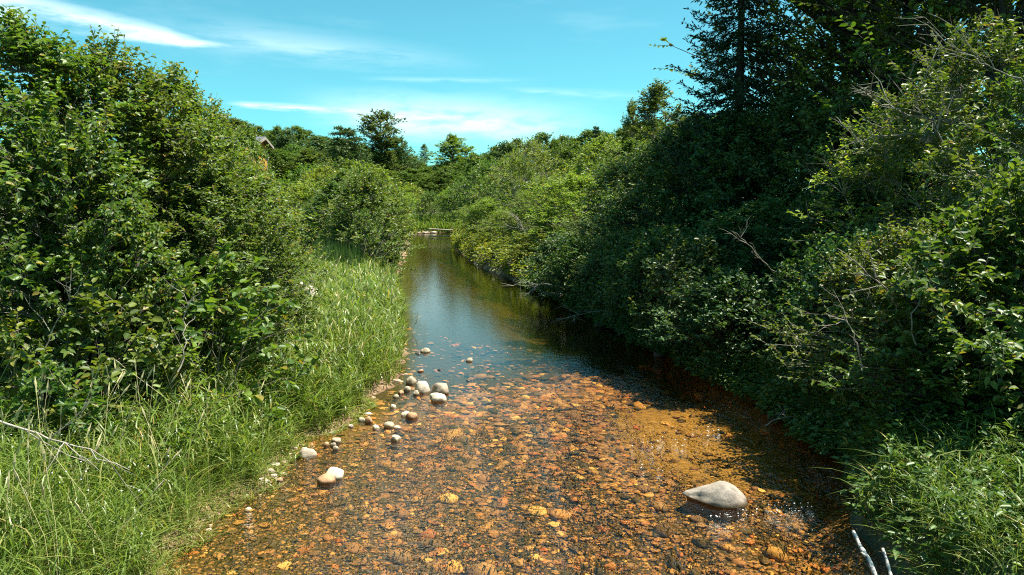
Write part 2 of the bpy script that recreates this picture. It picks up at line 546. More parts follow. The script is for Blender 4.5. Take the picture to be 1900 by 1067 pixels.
def water_material():
    m, t, out = new_mat('creek_water')
    g = t.node('ShaderNodeNewGeometry')
    pos = g.outputs['Position']
    sx = t.node('ShaderNodeSeparateXYZ'); t.l.new(pos, sx.inputs[0])
    wv = t.scale_vec(pos, (1.0, .8, 1.0))
    big = t.noise(wv, 2.2, 2, .5)
    med = t.noise(t.scale_vec(pos, (1.0, .7, 1.0), (3, 1, 0)), 7.0, 3, .55)
    fine = t.noise(pos, 24.0, 2, .5)
    riffle = t.math('SUBTRACT', 1.0, t.ramp01(t.math('MULTIPLY_ADD', sx.outputs[0], -.5, sx.outputs[1]), 8.5, 17.5))
    patch = t.ramp01(t.noise(t.scale_vec(pos, (1.5, .32, 1.0)), 1.1, 4, .55), .36, .64)
    amp = t.math('ADD', t.math('MULTIPLY', t.math('MULTIPLY', riffle, 1.75), t.math('MULTIPLY_ADD', patch, .65, .35)), .06)
    h = t.math('ADD', t.math('MULTIPLY', big, .30), t.math('ADD', t.math('MULTIPLY', med, .42), t.math('MULTIPLY', fine, .24)))
    b = t.node('ShaderNodeBump')
    b.inputs['Distance'].default_value = 0.085
    t.put(b.inputs['Strength'], amp)
    t.put(b.inputs['Height'], h)
    fr = t.node('ShaderNodeFresnel'); fr.inputs['IOR'].default_value = 1.62
    t.l.new(b.outputs[0], fr.inputs['Normal'])
    gl = t.node('ShaderNodeBsdfGlossy'); gl.inputs['Roughness'].default_value = 0.02
    t.l.new(b.outputs[0], gl.inputs['Normal'])
    tr = t.node('ShaderNodeBsdfTransparent'); tr.inputs[0].default_value = (.95, .81, .48, 1)
    mx = t.node('ShaderNodeMixShader')
    t.l.new(fr.outputs[0], mx.inputs[0]); t.l.new(tr.outputs[0], mx.inputs[1]); t.l.new(gl.outputs[0], mx.inputs[2])
    t.l.new(mx.outputs[0], out.inputs['Surface'])
    va = t.node('ShaderNodeVolumeAbsorption')
    va.inputs['Color'].default_value = (.80, .62, .15, 1); va.inputs['Density'].default_value = .32
    t.l.new(va.outputs[0], out.inputs['Volume'])
    return m


wy = np.concatenate([ys[(ys > -40)], [Y_END + 1.5]])
wl, wr = left(np.minimum(wy, Y_END)) - .6, right(np.minimum(wy, Y_END)) + .6
n = len(wy)
V = np.concatenate([np.stack([wl, wy, 0 * wy], -1), np.stack([wr, wy, 0 * wy], -1), np.stack([wr, wy, 0 * wy - 1.6], -1), np.stack([wl, wy, 0 * wy - 1.6], -1)])
i = np.arange(n - 1)
Q = [np.stack([i + a * n, i + b_ * n, i + 1 + b_ * n, i + 1 + a * n], -1) for a, b_ in ((0, 1), (1, 2), (2, 3), (3, 0))]
Q += [np.array([[0, 3 * n, 2 * n, n]]), np.array([[n - 1, 2 * n - 1, 3 * n - 1, 4 * n - 1]])]
link('water', mesh_np('water', V, np.concatenate(Q), mats=[water_material()]), kind='structure', label='clear tea coloured creek water with ripples')


# ------------------------------------------------------------------ plant builders
def quad_path(A, B, lift, K=4):
    """curved polylines A->B (N,3)"""
    t = np.linspace(0, 1, K)[None, :, None]
    M = A + (B - A) * .5 + np.array([0, 0, 1.0]) * lift[:, None]
    return (1 - t) ** 2 * A[:, None] + 2 * t * (1 - t) * M[:, None] + t ** 2 * B[:, None]


def build_plant(seed, H, Rad, n_stem, n_tip, tw, lv, leaf, profile, z0=0.06, stem_r=.035, twig_len=.42, simple=False, lean=.55,
                shoots=5, shoot_len=.7, lump=.3, mats=(None, None), split_stems=False, tilt=.55, aspect=.62, shell=.55, trunk_top=.8,
                bare=0.0, droop=.18, tubes_on=True, rise=.30, limb=.34):
    """a woody plant: stems, branches, twigs and every leaf as a blade. Returns (list of wood meshes, crown mesh)"""
    if simple:
        tilt = .95
    g = np.random.default_rng(seed)
    K = 9 if n_stem > 1 else 15
    tt = np.linspace(0, 1, K)
    ang = g.uniform(0, 2 * np.pi) + np.arange(n_stem) * 2.4 + g.normal(0, .25, n_stem)
    rr = np.sqrt((np.arange(n_stem) + .5) / n_stem) if n_stem > 1 else np.array([.04])
    top = H * (trunk_top + (1 - trunk_top) * g.uniform(-.6, .6, n_stem) - .22 * rr ** 2 * (n_stem > 1))
    ex, ey = np.cos(ang) * rr * Rad * lean, np.sin(ang) * rr * Rad * lean
    bx, by = np.cos(ang) * rr * .10 * Rad, np.sin(ang) * rr * .10 * Rad
    st = np.zeros((n_stem, K, 3))
    cur = tt[None, :] ** 1.25
    st[..., 0] = bx[:, None] + (ex - bx)[:, None] * cur
    st[..., 1] = by[:, None] + (ey - by)[:, None] * cur
    st[..., 2] = top[:, None] * tt[None, :] - .25 * (tt[None, :] == 0)
    st[:, 1:-1, :2] += g.normal(0, .035 * Rad, (n_stem, K - 2, 2))
    srad = stem_r * g.uniform(.75, 1.2, n_stem)[:, None] * (1 - .82 * tt[None, :])
    # branch tips fill a lumpy envelope
    u = g.uniform(0, 1, n_tip)
    z = H * (z0 + (1 - z0) * u ** .9)
    az_ = g.uniform(0, 2 * np.pi, n_tip)
    ph = g.uniform(0, 6.28, 4)
    env = np.interp(z / H, *profile) * Rad
    env = env * (1 + lump * (np.sin(3 * az_ + ph[0] + 2.3 * z / H * 3) * .5 + np.sin(5 * az_ - ph[1] + 7 * z / H) * .35 + np.sin(2 * az_ + ph[2] - 9 * z / H) * .3))
    rad_ = env * (1 - (1 - shell) * g.uniform(0, 1, n_tip) ** 1.2)
    tip = np.stack([np.cos(az_) * rad_, np.sin(az_) * rad_, z + g.normal(0, .02 * H, n_tip)], -1)
    nodes = st[:, 1:].reshape(-1, 3)
    nid = np.repeat(np.arange(n_stem), K - 1)
    d2 = ((tip[:, None, :] - nodes[None]) ** 2).sum(-1)
    hd = np.sqrt(((tip[:, None, :2] - nodes[None, :, :2]) ** 2).sum(-1))
    above = np.clip(nodes[None, :, 2] - (tip[:, None, 2] - rise * hd), 0, None)
    j = (d2 + 6 * above ** 2).argmin(1)
    A = nodes[j]
    BL = np.linalg.norm(tip - A, axis=1)
    br = quad_path(A, tip, .12 * BL, 4)
    brad = (stem_r * limb * np.clip(BL / (Rad * .6), .35, 1.1))[:, None] * np.array([1, .7, .45, .2])[None]
    # twigs
    nt = n_tip * tw
    bi = np.repeat(np.arange(n_tip), tw)
    tb_ = g.uniform(.25, 1, nt) ** .7
    tb_[::tw] = 1.0
    f = tb_ * 3
    i0 = np.clip(f.astype(int), 0, 2)
    fr_ = (f - i0)[:, None]
    p0 = br[bi, i0] * (1 - fr_) + br[bi, i0 + 1] * fr_
    bdir = unit(br[bi, i0 + 1] - br[bi, i0])
    outw = unit(p0 * np.array([1, 1, .25]) - np.array([0, 0, H * .15]))
    td = unit(bdir * .7 + g.normal(0, .55, (nt, 3)) + outw * .25 + np.array([0, 0, .32]))
    tl = twig_len * g.uniform(.5, 1.25, nt)
    p1 = p0 + td * tl[:, None]
    tid = nid[j][bi]
    # leader shoots standing above the crown
    if shoots:
        ns = n_stem * shoots
        si = np.repeat(np.arange(n_stem), shoots)
        k = g.integers(K - 3, K, ns)
        q0 = st[si, k]
        sdv = unit(np.stack([g.normal(0, .28, ns), g.normal(0, .28, ns), np.ones(ns)], -1) + .25 * unit(q0 * [1, 1, 0]))
        sl = shoot_len * g.uniform(.5, 1.3, ns)
        p0 = np.concatenate([p0, q0]); p1 = np.concatenate([p1, q0 + sdv * sl[:, None]])
        td = np.concatenate([td, sdv]); tl = np.concatenate([tl, sl]); tid = np.concatenate([tid, si])
        issh = np.concatenate([np.zeros(nt), np.ones(ns)])
    else:
        issh = np.zeros(nt)
    nt = len(p0)
    # leaves: alternate along the twig
    keep = g.uniform(0, 1, nt) > bare
    tsel = np.nonzero(keep)[0]
    cnt = np.maximum(2, np.round(lv * np.where(issh[tsel] > 0, tl[tsel] / twig_len * 1.2, 1)).astype(int))
    li = np.repeat(tsel, cnt)
    seq = np.arange(len(li)) - np.repeat(np.cumsum(cnt) - cnt, cnt)
    tpos = (seq + .5) / np.repeat(cnt, cnt)
    tpos = .12 + .88 * tpos
    sgn = np.where(seq % 2 == 0, 1.0, -1.0)
    base = p0[li] + (p1 - p0)[li] * tpos[:, None]
    m = len(li)
    up = np.array([0, 0, 1.0])
    side = unit(np.cross(td[li], up) + 1e-3)
    lu = unit(td[li] * .55 + side * (sgn * .8)[:, None] + g.normal(0, .32, (m, 3)) - up * .12)
    ln = unit(up + g.normal(0, tilt, (m, 3)) + .25 * unit(base * [1, 1, 0]))
    ln = unit(ln - lu * (ln * lu).sum(-1, keepdims=True))
    LL = leaf * g.uniform(.6, 1.2, m) * np.where(tpos > .93, .7, 1)
    V, Qd = leaves_mesh(base, lu, ln, LL, LL * aspect * g.uniform(.85, 1.15, m), droop=droop, simple=simple)
    yv = np.clip((tpos - .75) * 2.2, 0, 1) * g.uniform(0, 1, m) ** 1.5
    yv = np.where(issh[li] > 0, np.clip(yv + .15, 0, 1), yv * .7)
    crown = mesh_np('crown', V, Qd, mats=[mats[1]], attrs={'young': np.repeat(yv, 4 if simple else 6)})
    wood = []
    for s in (range(n_stem) if split_stems else [None]):
        ms = slice(None) if s is None else slice(s, s + 1)
        bs = np.ones(n_tip, bool) if s is None else (nid[j] == s)
        parts = [tubes(st[ms], srad[ms], 7)]
        if bs.any():
            parts.append(tubes(br[bs], brad[bs], 4))
        if tubes_on:
            ts = np.ones(nt, bool) if s is None else (tid == s)
            if ts.any():
                tr_ = np.full((ts.sum(), 2), .0035) * np.array([[1.2, .6]]) * max(1, leaf / .1)
                parts.append(tubes(np.stack([p0[ts], p1[ts]], 1), tr_, 3))
        wood.append(mesh_np('trunk' if n_stem == 1 else 'stem', *merge(parts), mats=[mats[0]], smooth=True))
    return wood, crown


VAR = {}


def variant(key, H, wood, crown, crown_name='crown', wood_name=None):
    VAR[key] = (H, wood, crown, crown_name, wood_name)


SHRUB_P = ([0, .08, .3, .6, .85, 1.0], [.55, .8, 1.0, .92, .55, .12])
LOW_P = ([0, .1, .4, .75, 1.0], [.8, 1.0, 1.0, .7, .2])
TREE_P = ([0, .2, .3, .5, .75, .92, 1.0], [.0, .0, .6, 1.0, .9, .5, .1])
FULL_P = ([0, .1, .25, .5, .75, .92, 1.0], [.3, .55, .85, 1.0, .85, .5, .1])
NARROW_P = ([0, .1, .3, .6, .85, 1.0], [.3, .6, 1.0, .95, .6, .15])

# leafy alders of the near left thicket
for k, sd_ in (('alder_a', 11), ('alder_b', 23)):
    variant(k, 6.0, *build_plant(sd_, 6.0, 2.3, 7, 440, 7, 7, .108, SHRUB_P, mats=(M_BARK, M_ALDER), split_stems=True, shoots=8, shoot_len=.9, tilt=.38, lump=.45))
# broad shrubs of both banks
for k, sd_, mt in (('shrub_a', 31, M_SHRUB), ('shrub_b', 37, M_SHRUB), ('willow_a', 41, M_WILLOW), ('willow_b', 43, M_WILLOW)):
    variant(k, 4.6, *build_plant(sd_, 4.6, 2.3, 8, 330, 6, 7, .125 if mt is M_SHRUB else .115, SHRUB_P, mats=(M_BARK, mt), shoots=4, shoot_len=.6, lump=.42,
                                 tilt=.42, aspect=.6 if mt is M_SHRUB else .5))
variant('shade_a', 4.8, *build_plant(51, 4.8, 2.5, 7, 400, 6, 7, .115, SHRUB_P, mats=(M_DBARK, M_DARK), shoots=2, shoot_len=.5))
# big-leaved near right bush and low saplings
variant('broad_a', 3.0, *build_plant(61, 3.0, 1.9, 8, 280, 5, 7, .125, LOW_P, mats=(M_BARK, M_ALDER), split_stems=True, shoots=4, shoot_len=.6, aspect=.66, tilt=.4, lump=.45))
variant('broad_b', 3.0, *build_plant(67, 3.0, 1.8, 7, 260, 5, 7, .105, LOW_P, mats=(M_GREY, M_ALDER), split_stems=True, shoots=5, shoot_len=.6, tilt=.42, lump=.45))
variant('low_shade', 2.0, *build_plant(69, 2.0, 1.5, 7, 170, 5, 6, .11, LOW_P, mats=(M_DBARK, M_DARK), shoots=2, shoot_len=.35, stem_r=.02, z0=.02))
variant('sapling_a', 1.5, *build_plant(71, 1.5, .85, 6, 60, 3, 6, .105, LOW_P, mats=(M_BARK, M_SHRUB), shoots=3, shoot_len=.35, stem_r=.012, twig_len=.25))
variant('sapling_b', 1.5, *build_plant(73, 1.5, .8, 5, 50, 3, 6, .085, LOW_P, mats=(M_BARK, M_WILLOW), shoots=3, shoot_len=.35, stem_r=.012, twig_len=.25))
# half bare grey-twigged shrub
variant('twiggy_a', 6.0, *build_plant(81, 6.0, 2.6, 6, 280, 6, 7, .10, SHRUB_P, mats=(M_GREY, M_WILLOW), split_stems=True, shoots=4, shoot_len=.6, bare=.28, stem_r=.036))
variant('twiggy_b', 6.0, *build_plant(83, 6.0, 2.6, 7, 320, 6, 7, .11, SHRUB_P, mats=(M_GREY, M_SHRUB), split_stems=True, shoots=4, shoot_len=.6, bare=.12, stem_r=.034))
# near broadleaf trees over the right bank
variant('tall_a', 15.0, *build_plant(91, 15, 4.6, 1, 370, 8, 8, .16, TREE_P, mats=(M_DBARK, M_SHRUB), shoots=0, stem_r=.24, twig_len=.8, trunk_top=.92, lean=.1, lump=.45, shell=.35, rise=.75, limb=.17))
variant('tall_b', 15.0, *build_plant(93, 15, 4.4, 1, 370, 8, 8, .155, FULL_P, mats=(M_DBARK, M_SHRUB), shoots=0, stem_r=.20, twig_len=.8, trunk_top=.92, lean=.1, lump=.45, shell=.35, rise=.75, limb=.17))
# far trees: coarser leaf sprays
for k, sd_, pf, mt in (('far_a', 101, FULL_P, M_FAR), ('far_b', 103, FULL_P, M_FAR), ('far_c', 107, TREE_P, M_DARK), ('maple', 109, FULL_P, M_MAPLE)):
    variant(k, 14.0, *build_plant(sd_, 14, 4.6, 1, 280, 6, 7, .34, pf, mats=(M_DBARK, mt), shoots=0, stem_r=.22, rise=.6, limb=.22, twig_len=.9, trunk_top=.9, lean=.1,
                                  lump=.42, simple=True, tubes_on=False, shell=.45, aspect=.75))
variant('tall_far', 16.0, *build_plant(113, 16, 3.6, 1, 300, 7, 7, .30, ([0, .25, .35, .5, .62, .8, .93, 1.0], [.3, .5, .72, .5, .55, .95, 1.0, .62]), mats=(M_DBARK, M_FAR),
                                       shoots=0, stem_r=.26, twig_len=.8, trunk_top=.93, lean=.1, lump=.45, rise=.7, limb=.2, simple=True, tubes_on=False, shell=.4, aspect=.75))
variant('poplar', 12.0, *build_plant(117, 12, 2.0, 2, 220, 7, 7, .20, NARROW_P, mats=(M_GREY, M_FAR), shoots=3, shoot_len=1.0, stem_r=.13, twig_len=.6, trunk_top=.9,
                                     lean=.3, lump=.35, simple=True, tubes_on=False, z0=.15))
for k, sd_, mt in (('thicket_a', 121, M_WILLOW), ('thicket_b', 127, M_MAPLE), ('thicket_c', 129, M_SHRUB)):
    variant(k, 5.0, *build_plant(sd_, 5, 2.7, 7, 230, 6, 6, .15, SHRUB_P, mats=(M_BARK, mt), shoots=3, shoot_len=.7, simple=True, tubes_on=True, stem_r=.04, aspect=.6))


def build_spruce(seed, H, Rmax, z_first, step, per, mats, needle=.10, tri=8, sag=.16, power=.85, wide=.016, trunk_r=.20):
    g = np.random.default_rng(seed)
    K = 12
    tz = np.linspace(-.3, H, K)
    trunk = np.stack([g.normal(0, .02, K), g.normal(0, .02, K), tz], -1)[None]
    parts = [tubes(trunk, (trunk_r * (1 - .93 * np.linspace(0, 1, K)))[None], 9)]
    zs, azs, L = [], [], []
    z = z_first
    while z < H - .15:
        k = per + g.integers(-1, 2)
        a0 = g.uniform(0, 6.28)
        for q in range(k):
            zs.append(z + g.normal(0, step * .2)); azs.append(a0 + q * 6.28 / k + g.normal(0, .2))
            L.append(Rmax * ((H - z) / (H - z_first)) ** power * g.uniform(.65, 1.1) + .12)
        z += step * g.uniform(.8, 1.2)
    zs, azs, L = map(np.array, (zs, azs, L))
    nbch = len(zs)
    t = np.linspace(0, 1, 6)[None, :]
    rr = L[:, None] * t
    dz = -sag * L[:, None] * np.sin(t * np.pi * .85) * 1.6 * (1 - .4 * (zs / H))[:, None] + .10 * L[:, None] * t ** 2
    B = np.stack([np.cos(azs)[:, None] * rr, np.sin(azs)[:, None] * rr, zs[:, None] + dz], -1)
    B[:, 1:-1] += g.normal(0, .02, (nbch, 4, 3)) * L[:, None, None]
    parts.append(tubes(B, (np.clip(L, .3, None) * .010)[:, None] * (1.1 - t), 4))
    # branchlets on both sides
    m = 20
    bi = np.repeat(np.arange(nbch), m)
    tp = np.tile(np.linspace(.16, 1.0, m), nbch) + g.normal(0, .02, nbch * m)
    f = np.clip(tp, 0, .999) * 5
    i0 = f.astype(int); fr_ = (f - i0)[:, None]
    p0 = B[bi, i0] * (1 - fr_) + B[bi, i0 + 1] * fr_
    bd = unit(B[bi, i0 + 1] - B[bi, i0])
    side = unit(np.cross(bd, [0, 0, 1.0])) * np.where(np.arange(len(bi)) % 2 == 0, 1, -1)[:, None]
    ld = unit(bd * .75 + side * .8 + np.array([0, 0, -.28]) + g.normal(0, .2, bd.shape))
    ll = np.clip(L[bi] * .34 * (1.15 - np.clip(tp, 0, 1)), .12, .75) * g.uniform(.6, 1.2, len(bi))
    p1 = p0 + ld * ll[:, None]
    parts.append(tubes(np.stack([p0, p1], 1), np.full((len(bi), 2), .0045) * np.array([[1, .5]]), 3))
    cnt = np.clip((ll / .035 * tri / 8).astype(int), 3, 30)
    li = np.repeat(np.arange(len(bi)), cnt)
    tq = g.uniform(.05, 1.05, len(li))
    base = p0[li] + (p1 - p0)[li] * tq[:, None]
    nd = unit(ld[li] * .8 + g.normal(0, .55, (len(li), 3)) + np.array([0, 0, .12]))
    nn = unit(g.normal(0, 1, (len(li), 3)) + np.array([0, 0, .6]))
    nn = unit(nn - nd * (nn * nd).sum(-1, keepdims=True))
    NL = needle * g.uniform(.6, 1.2, len(li))
    V, Qd = leaves_mesh(base, nd, nn, NL, np.full(len(li), wide) * 2, fold=.05, droop=0, simple=True)
    crown = mesh_np('crown', V, Qd, mats=[mats[1]], attrs={'young': np.zeros(len(V))})
    return [mesh_np('trunk', *merge(parts), mats=[mats[0]], smooth=True)], crown


variant('spruce', 13.5, *build_spruce(201, 13.5, 2.9, 1.2, .27, 6, (M_DBARK, M_NEEDLE), needle=.13, wide=.021, tri=10))
variant('pine', 13.0, *build_spruce(207, 13.0, 4.6, 1.5, .62, 7, (M_DBARK, M_PINE), needle=.42, wide=.06, tri=4, sag=-.14, power=.5, trunk_r=.22))
variant('far_spruce', 12.0, *build_spruce(209, 12.0, 2.2, 1.0, .5, 5, (M_DBARK, M_PINE), needle=.26, wide=.05, tri=3))


def place(key, x, y, height, width=None, rot=0.0, name='shrub', cat='shrub', label=None, group=None, sink=0.0, lean=None):
    """copy a plant kind to a spot: an Empty at its foot with its own trunk / stems and crown"""
    H, wood, crown, cn, wn = VAR[key]
    z = gz(x, y) - sink
    sz = height / H
    sx = sz if width is None else width
    e = link(name, None, cat=cat, label=label, group=group, loc=(x, y, z))
    e.rotation_euler = (lean[0] if lean else 0, lean[1] if lean else 0, rot)
    e.scale = (sx, sx, sz)
    for wm in wood:
        link('trunk' if len(wood) == 1 and name.endswith('tree') else 'stem', wm, e)
    link(cn, crown, e, kind='stuff')
    return e


def place_px(key, px, py_top, d, wpx=None, vrad=None, **kw):
    """stand a plant at depth d so that its top reaches the sight line (px, py_top) and it spans about wpx pixels"""
    x, y, zt = pt(px, py_top, d)
    H = zt - gz(x, y)
    sx = None
    if wpx:
        sx = wpx / FPX * d / (2 * vrad)
    return place(key, x, y, H, sx, **kw)


VR = dict(low_shade=1.5, alder_a=2.3, alder_b=2.3, shrub_a=2.3, shrub_b=2.3, willow_a=2.3, willow_b=2.3, shade_a=2.5, broad_a=1.9, broad_b=1.8, sapling_a=.85,
          sapling_b=.8, twiggy_a=2.6, twiggy_b=2.6, tall_a=4.6, tall_b=4.4, far_a=4.6, far_b=4.6, far_c=4.6, maple=4.6, tall_far=3.6, poplar=2.0,
          thicket_a=2.7, thicket_b=2.7, thicket_c=2.7, spruce=2.9, pine=4.6, far_spruce=2.2)

rng = random.Random(5)


def row(name, cat, group, items):
    for (key, px, py, d, wpx, label) in items:
        place_px(key, px, py, d, wpx, VR[key], rot=rng.uniform(0, 6.28), name=name, cat=cat, label=label, group=group)


# --- near left thicket
row('alder_shrub', 'shrub', 'alders of the thicket on the near left bank', [
    ('alder_a', 40, 62, 10.2, 560, 'tallest leafy alder at the left border, ragged top shoots against the sky'),
    ('alder_b', 190, 98, 11.2, 460, 'leafy alder with pointed top shoots, second highest of the left thicket'),
    ('alder_a', 305, 150, 12.2, 420, 'alder in the middle of the left thicket with a thin leader shoot'),
    ('alder_b', 385, 205, 13.4, 250, 'lower alder just left of the orange house gable'),
    ('alder_a', 457, 252, 14.6, 165, 'slim alder of the left thicket right beside the roof of the orange house'),
    ('alder_b', 490, 345, 13.4, 210, 'lower leafy alder at the right end of the left thicket, hanging over the grass'),
    ('alder_b', -150, 40, 11.0, 560, 'alder cut off by the left picture border behind the tallest one'),
    ('shrub_a', 130, 250, 9.4, 380, 'lower front shrub under the tallest alder at the left'),
    ('alder_a', 390, 330, 11.4, 330, 'rounded front alder facing the creek in the left thicket'),
])
row('sapling', 'shrub', 'young shrubs in front of the left thicket', [
    ('sapling_a', 185, 555, 8.8, 330, 'young shrub with large pale leaf shoots standing before the dark left thicket'),
    ('sapling_b', 30, 600, 8.6, 300, 'young leafy shrub at the left border above the fallen branch'),
    ('sapling_a', 400, 490, 10.2, 330, 'bright young shrub with broad leaves at the grass edge of the left thicket'),
    ('sapling_b', 300, 640, 8.9, 260, 'short light green shrub at the foot of the left thicket'),
    ('sapling_a', 95, 690, 7.6, 260, 'low dark leafed shrub among tall grass by the fallen branch'),
])
# --- left bank, further up the creek
row('creekside_shrub', 'shrub', 'shrubs along the left bank upstream', [
    ('shrub_a', 678, 330, 30.0, 190, 'dense round shrub at the water edge where the tall grass ends'),
    ('shrub_b', 630, 345, 33.0, 200, 'dense shrub behind the reeds, left of the one at the water edge'),
    ('willow_a', 570, 345, 38.0, 190, 'pale green shrub right below the orange house'),
    ('thicket_c', 655, 318, 42.0, 190, 'shrub behind the dense round one at the water edge'),
    ('thicket_a', 600, 318, 48.0, 180, 'light green shrub below the pine with drooping boughs'),
    ('thicket_a', 680, 310, 48.0, 200, 'light green shrub at the foot of the tall thin topped tree'),
    ('thicket_c', 640, 300, 57.0, 180, 'green shrub under the drooping pine boughs'), ('thicket_b', 575, 312, 64.0, 170, 'green shrub just right of the orange house'), ('thicket_b', 700, 325, 62.0, 150, 'shrub hiding the trunk of the tall thin topped tree'),
    ('thicket_a', 690, 345, 72.0, 120, 'small pale shrub between the dense round one and the tall tree'), ('thicket_c', 620, 300, 78.0, 150, 'distant green shrub left of the pine foot'), ('thicket_b', 706, 370, 80.0, 70, 'small shrub at the left end of the pale gravel bar'),
])
for o in list(COL.objects):
    if o.get('group') == 'shrubs along the left bank upstream' and not o.get('label'):
        o['label'] = 'green shrub in the row of shrubs up the left bank'
# --- bushes where the creek bends out of sight
row('bend_shrub', 'shrub', 'shrubs where the creek bends away', [
    ('thicket_c', 797, 356, 104.0, 66, 'dark round shrub standing at the water at the bend behind the rail frame'),
    ('thicket_b', 738, 350, 112.0, 80, 'shrub on the grassy slope left of the dark round one at the bend'),
    ('thicket_b', 838, 350, 112.0, 80, 'shrub right of the dark round one at the bend'),
    ('thicket_a', 768, 348, 122.0, 80, 'lighter shrub above the dark round one at the bend'),
    ('thicket_c', 870, 335, 104.0, 90, 'shrub at the right side of the bend below the bright maple'),
    ('thicket_c', 715, 340, 100.0, 80, 'shrub on the left side of the bend below the tall thin topped tree'),
])
# --- landmark trees in the distance
T = [('tall_far', 706, 212, 150, 92, 'tall dark tree with a thin open top left of the creek bend', 'leafy_tree'),
     ('far_c', 738, 258, 156, 78, 'dark leafy tree touching the tall thin topped tree on its right', 'leafy_tree'),
     ('maple', 842, 256, 172, 105, 'bright green round maple above the creek bend', 'leafy_tree'),
     ('pine', 640, 236, 98, 160, 'pine with sweeping boughs left of the tall thin topped tree', 'pine_tree'),
     ('far_a', 768, 292, 190, 60, 'low dark tree between the tall tree and the bright maple', 'leafy_tree'),
     ('poplar', 787, 268, 230, 20, 'narrow pale poplar peeping out between tall tree and maple', 'poplar_tree'),
     ('poplar', 1222, 158, 62, 120, 'open silvery poplar left of the big dark spruce', 'poplar_tree'),
     ('poplar', 1172, 192, 64, 50, 'thin silvery poplar top left of the open poplar', 'poplar_tree'),
     ('far_spruce', 1106, 228, 96, 60, 'rounded dark conifer top rising over the right bank shrubs', 'spruce_tree'),
     ('far_spruce', 1014, 246, 100, 26, 'small spiky conifer top above the grey twigged shrub', 'spruce_tree')]
for key, px, py, d, wpx, lab, nm in T:
    place_px(key, px, py, d, wpx, VR[key], rot=rng.uniform(0, 6.28), name=nm, cat='tree', label=lab)


def skyline(name, group, label, keys, pts, d0, d1, step, wpx, jit, cat='tree'):
    xs, ys_ = zip(*pts)
    px = xs[0]
    while px < xs[-1]:
        d = rng.uniform(d0, d1)
        py = float(np.interp(px, xs, ys_)) + rng.uniform(-jit * .4, jit)
        key = rng.choice(keys)
        place_px(key, px, py, d, wpx * rng.uniform(.8, 1.25), VR[key], rot=rng.uniform(0, 6.28), name=name, cat=cat, label=label, group=group)
        px += step * rng.uniform(.75, 1.25)


HILL = [(250, 230), (330, 226), (420, 214), (470, 240), (500, 236), (560, 234), (600, 252), (650, 268), (700, 275), (745, 282), (775, 302), (808, 304), (835, 298), (860, 296), (900, 290)]
skyline('leafy_tree', 'trees on the wooded hill behind the left bank', 'dark green tree of the wood on the hill behind the left bank',
        ['far_a', 'far_b', 'far_c', 'far_a', 'far_spruce'], HILL, 175, 200, 17, 64, 9)
skyline('leafy_tree', 'trees on the wooded hill behind the left bank', 'dark green tree of the wood on the hill behind the left bank',
        ['far_a', 'far_b', 'far_b'], [(x, y + (34 if x < 750 else 12)) for x, y in HILL], 140, 165, 24, 80, 14)
skyline('leafy_tree', 'trees below the hill behind the left bank shrubs', 'mid green tree between the hill wood and the left bank shrubs',
        ['far_b', 'far_a'], [(540, 290), (600, 285), (700, 310), (790, 322), (880, 315)], 140, 160, 30, 90, 12)
skyline('leafy_tree', 'trees behind the lit shrubs on the right bank', 'green tree on the skyline behind the lit right bank shrubs',
        ['far_a', 'far_b', 'far_c'], [(880, 292), (935, 265), (1000, 256), (1060, 258), (1100, 246), (1150, 246), (1210, 225), (1300, 215), (1420, 215)], 110, 140, 22, 84, 10)

# --- sunlit shrubs of the right bank, far to near
row('creekside_shrub', 'shrub', 'sunlit shrubs along the right bank', [
    ('thicket_b', 896, 330, 86, 80, 'shrub next to the bright maple on the right bank'),
    ('thicket_a', 908, 345, 76, 100, 'pale shrub reaching over the water right of the rail frame'),
    ('thicket_c', 905, 300, 72, 130, 'green shrub behind the pale one right of the rail frame'),
    ('willow_a', 905, 372, 58, 120, 'low pale willow hanging into the water right of the rail frame'),
    ('thicket_a', 950, 292, 62, 150, 'light green shrub left of the grey twigged shrub'),
    ('twiggy_a', 985, 262, 52, 170, 'grey twigged half bare shrub on the right bank'),
    ('willow_b', 935, 395, 49, 120, 'low willow dipping its twigs into the water below the grey twigged shrub'),
    ('thicket_c', 1060, 268, 58, 160, 'green shrub right of the grey twigged one'),
    ('willow_a', 1015, 340, 43, 190, 'wide pale willow in front of the grey twigged shrub'),
    ('thicket_a', 1120, 262, 50, 180, 'light green shrub below the rounded dark conifer'),
    ('willow_b', 1075, 330, 37, 230, 'bright willow beside the shaded bushes on the right bank'),
    ('shrub_b', 1180, 268, 44, 220, 'green shrub below the silvery poplars'),
    ('willow_a', 1010, 425, 36, 170, 'low willow above the pale dead branches at the water'),
    ('twiggy_b', 1150, 300, 38, 200, 'greyish shrub at the sunlit end of the shaded bushes'),
])
